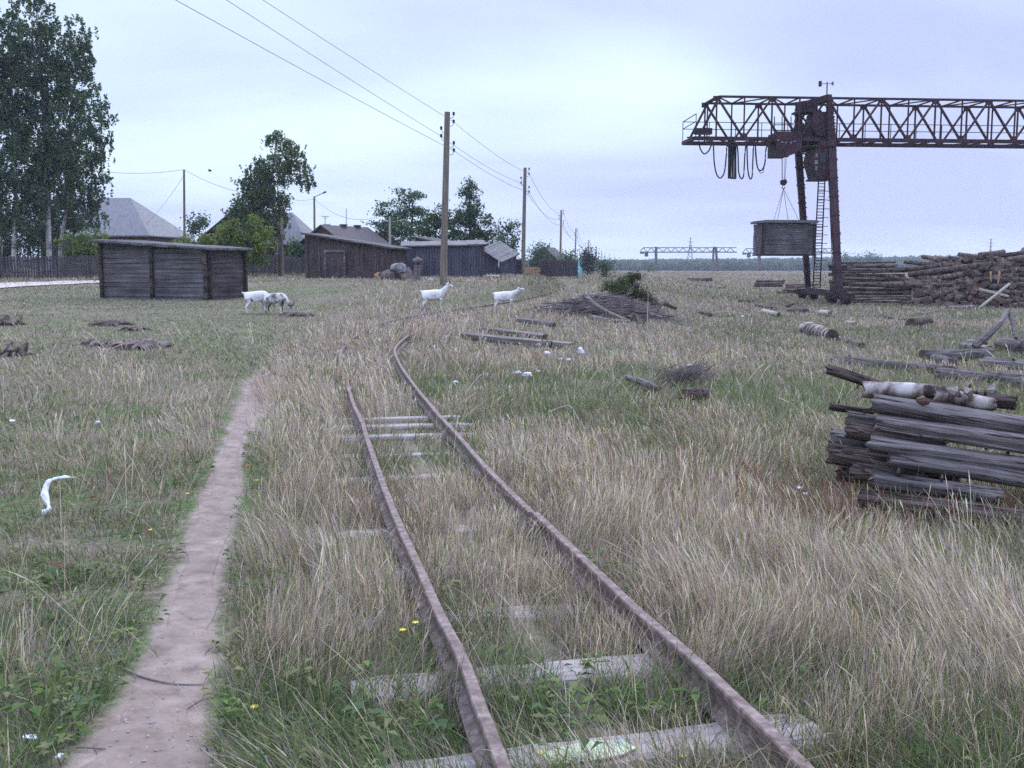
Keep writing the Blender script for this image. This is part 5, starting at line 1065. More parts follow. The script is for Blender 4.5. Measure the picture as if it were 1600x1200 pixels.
# bare earth and bark core inside the heap so no light shows through
m = MB(); cols_ = list(range(1424, 1760, 14)); vs = []
for px in cols_:
    yt = heap_top(px)+6
    for f, D in ((0, 61.2), (.5, 63), (1, 66.5), (1, 70), (0, 74)):
        y = 480+(yt-480)*f; vs.append(at(px, y, D) if D < 68 else Vector((at(px, y, D).x, D, at(px, yt, 66.5).z*f+(1-f)*-1.3)))
fs = [(i*5+j, i*5+j+1, (i+1)*5+j+1, (i+1)*5+j) for i in range(len(cols_)-1) for j in range(4)]; m.add(vs, fs)
tag(m.build('bark_mound', 'clod_soil', origin=vs[0]), 'dark mass of bark and broken wood filling the big log heap', 'bark', kind='stuff')
for lb, p0, p1, r in (('pale peeled pole leaning on the front of the big log heap', (1525, 485, 58.5), (1578, 444, 60), .085), ('white squared plank lying on the big log heap, crossed by the leaning pole', (1528, 452, 59.4), (1576, 463, 59.6), .085),
                      ('reddish post standing on the big heap, left one of two', (1548, 424, 59.8), (1549, 441, 59.8), .05), ('reddish post standing on the big heap, right one of two', (1562, 424, 59.6), (1559, 444, 59.6), .06)):
    put_log(lb, at(*p0), at(*p1), r, mat='pale_pole' if 'whit' in lb or 'pale' in lb else 'fresh_plank', name='pole' if 'po' in lb else 'plank', cat='pole' if 'pole' in lb else ('plank' if 'plank' in lb else 'post'), n=6, seg=3, knots=0, square='plank' in lb)
# scattered wood before the crane
for i, (lb, p0, p1, r, mt) in enumerate((('rusty red stick pointing up by the far crane foot', (1228, 482), (1246, 474), .08, 'crane_red'), ('dark red scrap lying left of the far crane foot', (1180, 480), (1212, 486), .12, 'crane_red'), ('dark log lying before the crane feet', (1232, 490), (1262, 489), .12, 'brown_log'),
                                   ('pale debarked log left of the crane feet', (1192, 489), (1216, 496), .12, 'pale_pole'), ('pale stump pieces before the crane feet', (1282, 492), (1296, 495), .14, 'pale_pole'), ('thin dark stick out in the field left of the crane', (1092, 490), (1110, 495), .08, 'brown_log'),
                                   ('long grey log by the far crane foot', (1216, 459), (1262, 462), .14, 'heap_log'), ('dark wood scrap in the field, farthest one left of the crane', (1156, 474), (1180, 473), .1, 'brown_log'), ('thin grey branch lying in front of the log heap', (1436, 492), (1466, 487), .06, 'grey_log'), ('low grey log at the foot of the big heap', (1480, 483), (1522, 481), .09, 'grey_log'), ('pale board in the field below the crane', (1322, 505), (1338, 508), .07, 'pale_pole'), ('small dark stick in the field below the crane', (1384, 509), (1402, 505), .05, 'brown_log'))):
    ground_log(lb, p0, p1, r, mt, lift=.9, n=7, seg=3, knots=1, name='log' if 'log' in lb else 'wood_scrap', cat='log' if 'log' in lb else 'scrap')
# stack of fresh yellow planks
t = thing('plank_stack', 'stack of fresh orange-yellow planks beside the second utility pole', 'plank stack', tuple(hit(828, 433)))
for i in range(9):
    m = MB(); y = 432-i*1.75; a = at(813.5+random.uniform(-1, 1), y, 73); b = at(841+random.uniform(-1.5, 1.5), y+.4, 74)
    for d in range(4): m.bar(a+Vector((0, d*.28, 0)), b+Vector((0, d*.28, 0)), .26, .065)
    m.build('plank_layer', 'fresh_plank', t)
ground_log('pale plank lying on the grass right of the blue-grey shed', (761, 435), (783, 436.5), .09, 'pale_pole', cat='plank', name='plank', square=True, lift=1.5)
# turquoise monument
b = at(904, 431, 112); root = thing('monument', 'small turquoise monument with a tapering top beside the far road', 'monument', tuple(b)); k = 112/1600; m = MB()
m.box(b+Vector((0, 0, 4.5*k)), (10*k, 10*k, 15*k)); m.build('base', 'turquoise_paint', root)
m = MB(); m.tube([b+Vector((0, 0, z*k)) for z in (12, 14, 20, 27)], [6*k, 3.2*k, 1.7*k, .6*k], 4, ang0=.785); m.build('spire', 'turquoise_paint', root)
m = MB(); m.box(b+Vector((0, -5.1*k, 7*k)), (4.5*k, .1*k, 4*k)); m.box(b+Vector((0, 0, 27.5*k)), (1.6*k, 1.6*k, 1.6*k)); m.build('plaque', 'pale_paint', root)
# junk against the long shed
JK = [(597, 434, .35, 'fresh_plank', 'pale round stump end before the long shed'), (607, 432, .5, 'clod_soil', 'dark heap of rags and bark before the long shed'), (618, 430, .4, 'brown_log', 'brown rounded bundle right of the dark rag heap'), (632, 432, .45, 'twig_grey', 'pale grey slanting slab leaning beside the rag heap'), (623, 420, .4, 'slate_roof', 'grey bundle on the wood behind the slanting slab'), (613, 441, .22, 'dark_roof', 'dark flat scrap in the grass before the sheds'), (673, 438, .14, 'pale_paint', 'small white scrap left of the tallest utility pole foot')]
def lump(label, px, py, D, r, mat, name='lump', cat='scrap', sq=(1, 1, .7), seed=0, jag=.25, lift=.3):
    rnd_ = random.Random(seed+int(px)); c = at(px, py, D) if D else hit(px, py)+Vector((0, 0, r*lift)); m = MB(); import bmesh
    bm = bmesh.new(); bmesh.ops.create_icosphere(bm, subdivisions=2, radius=1); vs = []
    for v in bm.verts: q = v.co*(1+rnd_.uniform(-jag, jag)); vs.append((c.x+q.x*r*sq[0], c.y+q.y*r*sq[1], c.z+q.z*r*sq[2]))
    m.add(vs, [tuple(v.index for v in f.verts) for f in bm.faces]); bm.free(); return tag(m.build(name, mat, origin=c), label, cat)
for i, (px, py, r, mt, lb) in enumerate(JK): lump(lb, px, py, 52, r, mt, seed=i, sq=(1.1, .7, .75) if i != 3 else (.8, .4, 1.0))
# dark clods and stumps in the left meadow
def stump(label, px, py, r, h, mat='clod_soil', n=5, seed=0, name='stump', cat='stump'):
    rnd_ = random.Random(seed); c = hit(px, py); m = MB()
    for i in range(n*3):
        a = rnd_.uniform(0, 6.28); q = c+Vector((math.cos(a)*r*rnd_.random(), math.sin(a)*r*rnd_.random()*.6, -.03)); hh = h*rnd_.uniform(.4, 1.1); w = r*rnd_.uniform(.12, .3)
        m.tube([q, q+Vector((rnd_.uniform(-.3, .3)*w, rnd_.uniform(-.3, .3)*w, hh*.6)), q+Vector((rnd_.uniform(-1.2, 1.2)*w, rnd_.uniform(-1, 1)*w, hh))], [w, w*.8, w*.35], 6, jit=.3)
    for i in range(5): a = i*1.25+rnd_.random(); m.tube([c+Vector((0, 0, .05)), c+Vector((math.cos(a)*r*.8, math.sin(a)*r*.8, .05)), c+Vector((math.cos(a)*r*1.5, math.sin(a)*r*1.5, -.03))], [r*.14, r*.1, r*.03], 5, jit=.2)
    return tag(m.build(name, mat, origin=c), label, cat)
stump('dark rotten stump at the left edge, upper of the two', 14, 508, .32, .26, seed=1)
stump('dark jagged stump at the left edge, lower of the two', 22, 556, .25, .24, seed=2)
stump('low root clump with a pale top in the left meadow', 172, 508, .42, .11, seed=3)
stump('dark torn-up root clump in the left meadow, middle one', 152, 540, .32, .13, seed=4)
stump('dark torn-up root clump in the left meadow, right one beside the green tuft', 215, 544, .5, .13, seed=5)
stump('small dark clod between the root clumps and the plank shed', 212, 516, .28, .07, seed=6)
c = hit(1060, 602); m = MB(); rb = random.Random(5)
for i in range(170):
    q = c+Vector((rb.gauss(0, .16), rb.gauss(0, .12), -.02)); h_ = rb.uniform(.15, .42); m.tube([q, q+Vector((h_*.25+rb.gauss(0, .05), rb.gauss(0, .05), h_*.6)), q+Vector((h_*.75+rb.gauss(0, .09), rb.gauss(0, .08), h_*.85))], [.007, .005, .002], 4)
tag(m.build('dead_bush', 'twig_grey', origin=c), 'dark dead bush leaning in the meadow right of the litter', 'dead bush')
stump('bare earth lumps behind the head of the grazing mottled goat', 462, 494, .5, .07, 'clod_soil', seed=8, name='earth_clod', cat='earth clod')
# brush pile
bp = hit(965, 500); m = MB(); rnd = random.Random(11)
for i in range(1100):
    x = rnd.gauss(0, .46); w = max(0, 1-abs(x)**1.6); c = Vector((bp.x-.1+x*2.3, bp.y+1.4+rnd.gauss(0, .7), 0)); c.z = g1(c.x, c.y)+rnd.random()*.72*w
    a = rnd.uniform(0, 3.14) if rnd.random() < .5 else rnd.gauss(0, .4); L = rnd.uniform(.3, 1.1); d = Vector((math.cos(a)*L, math.sin(a)*L*.6, rnd.uniform(-.22, .30)*L)); k = d.cross(Vector((0, 0, 1)))*rnd.uniform(-.2, .2)
    r = rnd.uniform(.006, .022); m.tube([c-d*.5, c+k, c+d*.5], [r, r*.8, r*.4], 4)
tag(m.build('brush_pile', 'twig_grey', origin=bp), 'heap of dark dead branches in the middle of the field, green growth on top', 'brush pile')
m = MB()
c0 = Vector((bp.x-.1, bp.y+1.5, g1(bp.x, bp.y+1.5))); n_, q_ = 18, 5; vs = [(c0.x, c0.y, c0.z+.62)]
for j in range(1, q_+1):
    for i in range(n_): a = 6.283*i/n_; k = j/q_; vs.append((c0.x+math.cos(a)*2.0*k*rnd.uniform(.9, 1.1), c0.y+math.sin(a)*1.1*k, c0.z+.62*(1-k**1.5)-.06*k+rnd.uniform(-.03, .03)))
fs = [(0, 1+i, 1+(i+1) % n_) for i in range(n_)]+[(1+j*n_+i, 1+(j+1)*n_+i, 1+(j+1)*n_+(i+1) % n_, 1+j*n_+(i+1) % n_) for j in range(q_-1) for i in range(n_)]
m.add(vs, fs); tag(m.build('earth_mound', 'clod_soil', origin=c0), 'low mound of dark earth under the heap of dead branches', 'mound')
for lb, pts, r, mt in (('thick grey forked branch sloping down the front of the brush pile', [((912, 497), .72), ((932, 499), .42), ((958, 502), .2), ((985, 506), .08)], .075, 'grey_log'), ('dark branch sloping down at the left end of the brush pile', [((884, 498), .05), ((896, 492), .28), ((912, 490), .5), ((926, 492), .62)], .075, 'brown_log'),
                   ('grey log lying along the foot of the brush pile', [((925, 502), .1), ((950, 506), .1), ((984, 508), .1)], .08, 'grey_log'), ('dark curved log end at the foot of the brush pile, right side', [((982, 504), .1), ((992, 502), .22), ((999, 508), .05)], .09, 'brown_log'), ('short dark stub beside the foot of the brush pile', [((1006, 512), .0), ((1009, 512), .2)], .08, 'brown_log'),
                   ('bare black branch jutting up at the right of the brush pile', [((985, 490), .35), ((994, 490), .52), ((999, 490), .78)], .03, 'brown_log'), ('dark matted root lump at the right end of the brush pile', [((1022, 491), .2), ((1035, 490), .42), ((1056, 490), .22)], .16, 'clod_soil'),
                   ('thin upright dead stem before the right of the brush pile', [((1011, 513), .0), ((1012, 513), .95)], .015, 'pale_pole')):
    lie(lb, pts, r, mt)
def shrub(label, px, py, D, bl, cols, seed=0): return tree('shrub', label, (px, py), D, [(px, py-6), (px+1, py-12)], bl, cols, 'shrub', .03, 2.6, .8, seed=seed)
shrub('olive green shrub on top of the brush pile', 985, 476, 38, [(975, 452, 22, 12), (995, 444, 20, 13), (1008, 456, 18, 12), (985, 465, 26, 9), (960, 462, 18, 7), (1015, 468, 14, 7)], [(.06, .075, .03), (.075, .075, .04), (.045, .06, .03)], 50)
shrub('bright green weeds growing on the left shoulder of the brush pile', 965, 470, 37, [(955, 444, 12, 5), (968, 440, 14, 6), (950, 450, 14, 5)], [(.08, .11, .035), (.06, .09, .03)], 51)
shrub('small dark green bush by the foot of the far left gantry crane', 1016, 424, 300, [(1010, 420, 5, 2.5), (1018, 420, 5, 2.5)], GR_D, 52)

# ------------------------------------------------------------------ litter
def rag(label, px, py, w, h, mat='white_plastic', name='plastic_bag', cat='plastic bag', seed=0, up=0.0):
    """crumpled sheet: a folded grid with real thickness"""
    rnd_ = random.Random(seed+px); c = hit(px, py); n = 7; m = MB(); vs = []
    for side in (0, 1):
        for i in range(n+1):
            for j in range(n+1):
                x = (i/n-.5)*w*(1-.35*abs(j/n-.5)); y = (j/n-.5)*h; z = .05*min(w, .3)*8*abs(math.sin(i*2.1+seed)*math.cos(j*1.7+px))*.35+rnd_.uniform(0, .02)+up*(1-(2*j/n-1)**2)*.5
                vs.append((c.x+x+rnd_.uniform(-.1, .1)*w*.3, c.y+y, c.z+.03+z-side*.006))
    N_ = (n+1)**2; fs = [(i*(n+1)+j, (i+1)*(n+1)+j, (i+1)*(n+1)+j+1, i*(n+1)+j+1) for i in range(n) for j in range(n)]; fs += [tuple(N_+k for k in reversed(f)) for f in fs]
    m.add(vs, fs); return tag(m.build(name, mat, origin=c), label, cat)
LIT = [(808, 590, .10, 'mint_plastic', 'mint green crumpled bag lying in the grass, left of a white scrap'), (824, 595, .12, 'white_plastic', 'white scrap of plastic right beside the mint green bag'), (842, 585, .06, 'white_plastic', 'small white strip above right of the mint green bag'), (712, 603, .07, 'white_plastic', 'white scrap just right of the right-hand rail, left of the mint bag'),
       (855, 561, .13, 'white_plastic', 'round white plastic piece below the nearest long beam'), (876, 566, .07, 'white_plastic', 'small white scrap, left one of a pair below the long beam'), (889, 568, .08, 'white_plastic', 'small white scrap, right one of a pair below the long beam'), (1018, 542, .08, 'white_plastic', 'lone white speck of plastic below the brush pile'), (947, 564, .06, 'white_plastic', 'small white scrap right of the upright white one'),
       (1078, 578, .09, 'white_plastic', 'white scrap caught on the dead bush in the meadow'), (1248, 770, .05, 'white_plastic', 'white scrap in the weeds left of the log pile, upper one'), (1258, 778, .04, 'white_plastic', 'white scrap in the weeds left of the log pile, lower one'), (1190, 856, .09, 'white_plastic', 'pale scrap in the grass below the log pile'),
       (47, 1166, .036, 'white_plastic', 'white scrap by the bottom left corner, larger one'), (96, 1191, .025, 'white_plastic', 'white scrap at the bottom edge, left of the path'), (153, 1050, .015, 'white_plastic', 'tiny white scrap on the left edge of the path'), (152, 666, .05, 'white_plastic', 'white speck in the left meadow'), (20, 664, .05, 'white_plastic', 'white flower-like speck by the left edge'), (734, 640, .03, 'white_plastic', 'white speck beside the right-hand rail'), (866, 864, .03, 'white_plastic', 'white speck by the right rail in the lower half'), (1350, 868, .035, 'white_plastic', 'white speck in the grass below the log pile'), (1455, 1108, .07, 'pebble_stone', 'pale stone in the dry grass at the lower right'), (1160, 498, .12, 'white_plastic', 'white scrap in the field left of the crane')]
for i, (px, py, w, mt, lb) in enumerate(LIT):
    lump(lb, px, py, None, w*.5, mt, 'plastic_scrap' if mt != 'pebble_stone' else 'stone', 'litter' if mt != 'pebble_stone' else 'stone', (1.1, .8, .6), seed=i, jag=.3, lift=1.5)
m = MB(); c = hit(908, 562); m.tube([c, c+Vector((.01, 0, .12)), c+Vector((-.02, 0, .2)), c+Vector((-.01, 0, .24))], [.045, .055, .04, .01], 8, jit=.15); tag(m.build('plastic_bottle', 'white_plastic', origin=c), 'upright white plastic piece in the grass below the beams', 'litter')
# torn white film in the left meadow
P = [hit(66, 808)+Vector((0, 0, .03)), hit(78, 806)+Vector((0, 0, .04)), hit(72, 800)+Vector((0, 0, .10)), hit(76, 796)+Vector((0, 0, .17)), hit(88, 794)+Vector((0, 0, .19)), hit(104, 794)+Vector((0, 0, .20)), hit(118, 794)+Vector((0, 0, .2))]
m = MB(); m.tube([Vector(p) for p in catmull([tuple(p) for p in P], 3)], [.012, .02, .012, .018, .008, .018, .025, .018, .015, .02, .012, .009, .012, .009, .009, .012, .008, .005, .003], 7, jit=.3)
tag(m.build('torn_film', 'white_plastic', origin=P[0]), 'long torn strip of white plastic film caught in the grass at the left', 'plastic film')
# bird
c = at(328, 267, 60); m = MB(); m.tube([c+Vector((-.12, 0, 0)), c, c+Vector((.12, 0, .01))], [.02, .05, .02], 6); bd = tag(m.build('bird', 'hoof_black', origin=c), 'small dark bird flying in the sky right of the thin pole', 'bird')
for s in (-1, 1): m = MB(); m.add([c+Vector((-.05, 0, .03)), c+Vector((.06, 0, .03)), c+Vector((.0, s*.25, .10)), c+Vector((-.05, s*.2, .09))], [(0, 1, 2, 3)]); m.build('wing', 'hoof_black', bd)

# ------------------------------------------------------------------ goats
def goat(label, pos, rz, sc, joints, mat='goat_white', horns=True, ear_col='goat_white', tail_up=True, legs=None):
    root = thing('goat', label, 'goat', tuple(pos)); root.rotation_euler.z = rz; root.scale = (sc,)*3
    J = joints; V_ = []; E = []; Rr = []
    def add(p, r, par=None):
        V_.append(p); Rr.append(r); i = len(V_)-1
        if par is not None: E.append((par, i))
        return i
    pel = add((-.29, 0, .60), .155); bel = add((-.08, 0, .545), .20, pel); che = add((.15, 0, .56), .185, bel); wit = add((.27, 0, .63), .135, che)
    hd = wit
    for p, r in J['neck']: hd = add(p, r, hd)
    q = J['neck'][-1][0]; mz = add(J['muzzle'][0][0], .045, hd); add(J['muzzle'][1][0], .03, mz)
    t = add((-.42, 0, .66), .045, pel); add((-.50, 0, .70 if tail_up else .60), .028, t)
    L = J['legs']
    for s in (-1, 1):
        f = L['f'][0 if s < 0 else 1]; a = add((.20, .085*s, .46), .07, che); a = add((.20+f*.4, .09*s, .28), .036, a); a = add((.20+f*.8, .09*s, .08), .024, a); add((.215+f, .09*s, .015), .028, a)
        h = L['h'][0 if s < 0 else 1]; a = add((-.32, .095*s, .48), .09, pel); a = add((-.26+h*.2, .10*s, .36), .058, a); a = add((-.39+h*.6, .095*s, .22), .033, a); a = add((-.355+h, .095*s, .06), .024, a); add((-.34+h, .095*s, .015), .028, a)
    me = bpy.data.meshes.new('body'); me.from_pydata(V_, E, []); ob = bpy.data.objects.new('body', me); COL.objects.link(ob); ob.parent = root; me.materials.append(MATS[mat])
    sk = ob.modifiers.new('skin', 'SKIN'); 
    me.skin_vertices[0].data
    for i, r in enumerate(Rr): me.skin_vertices[0].data[i].radius = (r*.85 if i < 4 else r, r)
    me.skin_vertices[0].data[0].use_root = True
    sk.use_smooth_shade = True; ss = ob.modifiers.new('sub', 'SUBSURF'); ss.levels = 2; ss.render_levels = 2
    # bake the modifiers so that the body is one plain mesh
    dg = bpy.context.evaluated_depsgraph_get(); me2 = bpy.data.meshes.new_from_object(ob.evaluated_get(dg)); ob.modifiers.clear(); ob.data = me2
    if not me2.materials: me2.materials.append(MATS[mat])
    for p in me2.polygons: p.use_smooth = True
    H = Vector(q); Z = Vector(J['muzzle'][1][0]); fd = (Z-H).normalized(); upv = Vector((-fd.z, 0, fd.x)) if fd.x > 0 else Vector((fd.z, 0, -fd.x))
    if upv.z < 0: upv = -upv
    def part(nm, m, mt): o = m.build(nm, mt); o.parent = root; [setattr(p, 'use_smooth', True) for p in o.data.polygons]; return o
    for s in (-1, 1):
        m = MB(); b = H+Vector((0, s*.05, 0))+upv*.03-fd*.02; m.tube([b, b+Vector((0, s*.05, 0))-fd*.02+upv*.01, b+Vector((0, s*.11, 0))-fd*.06-upv*.01, b+Vector((0, s*.13, 0))-fd*.08-upv*.02], [.015, .03, .024, .006], 7); part('ear', m, ear_col)
        m = MB(); b = H+Vector((0, s*.05, 0))+upv*.02+fd*.05; m.tube([b, b+Vector((0, s*.012, 0))], [.013, .008], 8); part('eye', m, 'hoof_black')
        if horns: m = MB(); b = H+Vector((0, s*.025, 0))+upv*.05; m.tube([b-upv*.02, b+upv*.08-fd*.03, b+upv*.13-fd*.10+Vector((0, s*.02, 0)), b+upv*.12-fd*.18+Vector((0, s*.05, 0)), b+upv*.07-fd*.25+Vector((0, s*.07, 0))], [.02, .019, .015, .011, .004], 8); part('horn', m, 'horn')
    m = MB(); b = H+(Z-H)*.7-upv*.03; m.tube([b, b-Vector((0, 0, .05)), b-Vector((-.01, 0, .10))], [.02, .015, .003], 6); part('beard', m, mat)
    return root
UPN = {'neck': [((.36, 0, .74), .10), ((.42, 0, .82), .075), ((.48, 0, .875), .07)], 'muzzle': [((.57, 0, .845), .05), ((.635, 0, .81), .036)], 'legs': {'f': (.0, .05), 'h': (.0, -.07)}}
FWN = {'neck': [((.38, 0, .70), .10), ((.46, 0, .76), .075), ((.53, 0, .81), .066)], 'muzzle': [((.62, 0, .815), .048), ((.69, 0, .80), .034)], 'legs': {'f': (.0, .04), 'h': (.03, -.03)}}
GRZ = {'neck': [((.40, 0, .52), .075), ((.48, 0, .38), .06), ((.54, 0, .28), .06)], 'muzzle': [((.57, 0, .18), .045), ((.59, 0, .11), .03)], 'legs': {'f': (.03, -.03), 'h': (.0, .04)}}
def gpos(px, py): return hit(px, py)
goat('white goat with curved horns standing alert, head raised, right of the picture left half', gpos(679, 487), R(8), .98, UPN, horns=True)
goat('white goat stretching its head forward, the rightmost of the four goats', gpos(790, 487), R(-4), .98, FWN, horns=True, tail_up=False)
goat('white goat with its head down, leftmost of the four goats, by the plank shed', gpos(403, 490), R(22), .86, GRZ, horns=False)
goat('mottled grey, brown and white goat grazing beside the leftmost white goat', gpos(432, 491), R(-14), .8, GRZ, 'goat_mottled', horns=True, ear_col='horn')
# ------------------------------------------------------------------ the sward: real blades, counted in hundreds of thousands
def patches(lst):
    out = []
    for px, py, rx, ry, a in lst: p = hit(px, py); out.append((p.x, p.y, rx, ry, a))
    return out
DRY = patches([(475, 800, .55, 2.2, .9), (535, 660, .45, 2.5, 1.0), (490, 640, .8, 3, .9), (570, 545, 1.6, 4, 1.0), (470, 1000, .35, 1.0, .7), (740, 470, 7, 9, .8), (620, 505, 3, 5, .8), (920, 450, 12, 22, .8), (1000, 860, .9, 1.6, .9), (880, 790, .6, 1.8, .8), (1250, 930, 1.2, 1.4, .6),
               (1420, 1010, 1.0, .9, .7), (270, 610, 1.5, 1.3, .9), (210, 600, 1.2, 1.3, .6), (1150, 560, 4, 6, .6), (800, 720, .5, 1.6, .7), (700, 560, 1.2, 2.5, .6), (1050, 440, 20, 40, .8), (1150, 800, 1.6, 1.6, .5), (620, 800, .4, 1.5, .5), (700, 870, .35, 1, .5), (1080, 440, 10, 20, .8), (980, 700, 1.5, 2.5, .45)])
GRN = patches([(110, 1130, .55, .55, .9), (60, 900, .7, .8, .7), (405, 950, .22, 1.0, .8), (395, 720, .35, 1.6, .9), (880, 650, .7, .9, .8), (1530, 523, 7, 3.2, 1.5), (1250, 850, .6, .5, .7), (740, 985, .2, .35, 1.0), (900, 1110, .4, .25, .8), (1010, 930, .25, .4, .8), (300, 560, 4, 2, .6),
               (440, 455, 5, 3, .7), (250, 850, .6, .8, .5), (940, 600, 1.1, 1.4, .35), (1150, 497, 2.5, 2, .7), (1130, 1110, .3, .2, .7), (1350, 960, .4, .4, .6), (200, 480, 4, 2, .5), (220, 980, .15, .15, 1.2), (130, 970, .5, .6, .4), (600, 1180, .25, .1, .8), (560, 900, .3, .5, .4), (370, 1110, .25, .3, .6), (440, 430, 10, 10, .5), (1000, 640, .9, .9, .3), (1010, 580, .6, .8, .6), (500, 1130, .25, .25, .6), (900, 440, 3, 4, .4)])
LOW = patches([(622, 658, .35, 1.0, 1.0), (300, 960, .9, 1.6, .5), (120, 800, 1.6, 1.8, .25), (250, 500, 9, 5, .5), (540, 460, 12, 8, .55), (700, 445, 9, 6, .4), (745, 818, .25, .12, 1.0), (905, 1048, .22, .09, 1.2), (545, 885, .2, .09, .9), (700, 771, .3, .14, .9), (540, 818, .2, .1, .7), (800, 1170, .55, .16, 1.1), (1250, 1140, .25, .1, .6), (775, 877, .25, .1, .7), (1330, 470, 12, 8, .4)])
RED = patches([(1330, 800, 1.0, .5, 1.0), (1500, 810, 1.0, .5, .9), (1200, 760, 1.2, 1.0, .4), (150, 760, 1.0, 1.0, .5), (980, 660, 1.5, 1.2, .3), (600, 800, .3, 1.2, .35), (1420, 780, .8, .4, .7), (540, 480, 8, 2, .3)])
def field(P, lst):
    s = np.zeros(len(P))
    for x, y, rx, ry, a in lst: s += a*np.exp(-((P[:, 0]-x)/rx)**2-((P[:, 1]-y)/ry)**2)
    return s
BLOCK = []       # footprints where nothing grows: sheds and stacks
for px, py, D, rx, ry in ((247, 465, 37.8, 2.5, 1.3), (550, 430, 57, 2.6, 2), (695, 430, 62, 2.4, 1.6), (1390, 470, 68, 2.8, 5), (1560, 475, 66, 6.5, 4.5)): p = at(px, py, D); BLOCK.append((p.x, p.y, rx, ry))
def scatter(N, D0, D1, rng, amax=.60, power=0.0):
    u = rng.rand(N)
    D = D0*(D1/D0)**u if power == 0 else (D0**power+u*(D1**power-D0**power))**(1/power)
    a = rng.uniform(-amax, amax, N); P = np.column_stack([D*np.tan(a)*1.0, D]); return P
def env(P):
    x, y = P[:, 0], P[:, 1]; pd = path_dist(x, y)+(fbm(x*4, y*4, 151, 2)-.5)*.55; cd, _ = cl_dist(x, y)
    n1 = fbm(x*.35, y*.35, 31); n2 = fbm(x*1.6+5, y*1.6, 37); n3 = fbm(x*.09, y*.09, 41)
    dry = np.clip(.30+field(P, DRY)*.8-field(P, GRN)*.8+(n1-.5)*1.8+(n2-.5)*1.4+(n3-.5)*.8, 0, 1)
    left = np.clip((-x-1.3-y*.11)/1.5, 0, 1)     # grazed meadow left of the path
    low = np.clip(field(P, LOW)+left*.62, 0, 1.1); red = np.clip(field(P, RED), 0, 1); blk = np.zeros(len(P), bool)
    for bx, by, rx, ry in BLOCK: blk |= (((x-bx)/rx)**2+((y-by)/ry)**2 < 1)
    return pd, cd, dry, low, red, blk, n2
PAL_DRY = np.array([(.68, .57, .38), (.74, .64, .46), (.60, .49, .33), (.62, .50, .38), (.50, .41, .31), (.46, .39, .21), (.34, .27, .17)])
PAL_GRN = np.array([(.10, .155, .045), (.14, .20, .06), (.075, .125, .038), (.18, .205, .075), (.20, .22, .095), (.09, .145, .065)])
PAL_RED = np.array([(.20, .09, .06), (.28, .14, .09), (.16, .10, .07)])
PAL_MAU = np.array([(.34, .27, .25), (.30, .235, .22), (.40, .33, .29)])
def blades(name, label, P, h, w, lean, cols, rng, curl=.5, head=None, zb=None, gust=(-.10, 0.0)):
    """h height, w width; head = relative seed head width (None for plain leaves)"""
    n = len(P); z = gz(P[:, 0], P[:, 1])-.01; ang = rng.uniform(0, 2*math.pi, n); fx, fy = np.cos(ang), np.sin(ang)
    la = rng.uniform(0, 2*math.pi, n); gx = (fbm(P[:, 0]*1.1, P[:, 1]*1.1, 131, 2)-.5)*1.3; gy = (fbm(P[:, 0]*1.1+40, P[:, 1]*1.1, 137, 2)-.5)*1.3; lx = np.cos(la)*lean*h+(gust[0]+gx)*h; ly = np.sin(la)*lean*h+(gust[1]+gy)*h
    B = np.column_stack([P, z])
    def lev(t, wk):
        c = B+np.column_stack([lx*(t*(1-curl)+curl*t*t), ly*(t*(1-curl)+curl*t*t), h*t*(1-.25*np.clip(lean, 0, 1)*t)]); o = np.column_stack([fx*w*wk*.5, fy*w*wk*.5, np.zeros(n)]); return c-o, c+o, c
    if head is None:
        a, b, _ = lev(0, 1.0); c, d, _ = lev(.55, .8); _, _, e = lev(1.0, 0); V_ = np.stack([a, b, c, d, e], 1); q = [(0, 1, 3, 2)]; t = [(2, 3, 4)]; tint = np.array([.62, .62, .95, .95, 1.12])
    else:
        a, b, _ = lev(0, .9); c, d, _ = lev(.72, .55); f, g, _ = lev(.86, head); _, _, e = lev(1.0, 0); V_ = np.stack([a, b, c, d, f, g, e], 1); q = [(0, 1, 3, 2), (2, 3, 5, 4)]; t = [(4, 5, 6)]; tint = np.array([.7, .7, .95, .95, 1.08, 1.08, 1.1])
    k = V_.shape[1]; tint = 1+(tint-1)*.0       # one real colour along the blade, shade comes from the light
    off = (np.arange(n)*k)[:, None, None]; Cv = cols[:, None, :]*tint[None, :, None]
    ob = fast_mesh(name, V_.reshape(-1, 3), (np.array(q)[None]+off).reshape(-1, 4), (np.array(t)[None]+off).reshape(-1, 3), np.clip(Cv, 0, .75).reshape(-1, 3), ['grass_blades'])
    tag(ob, label, 'grass', kind='stuff'); return ob
def pick(pal, n, rng): return pal[rng.randint(len(pal), size=n)]*rng.uniform(.7, 1.25, (n, 1))
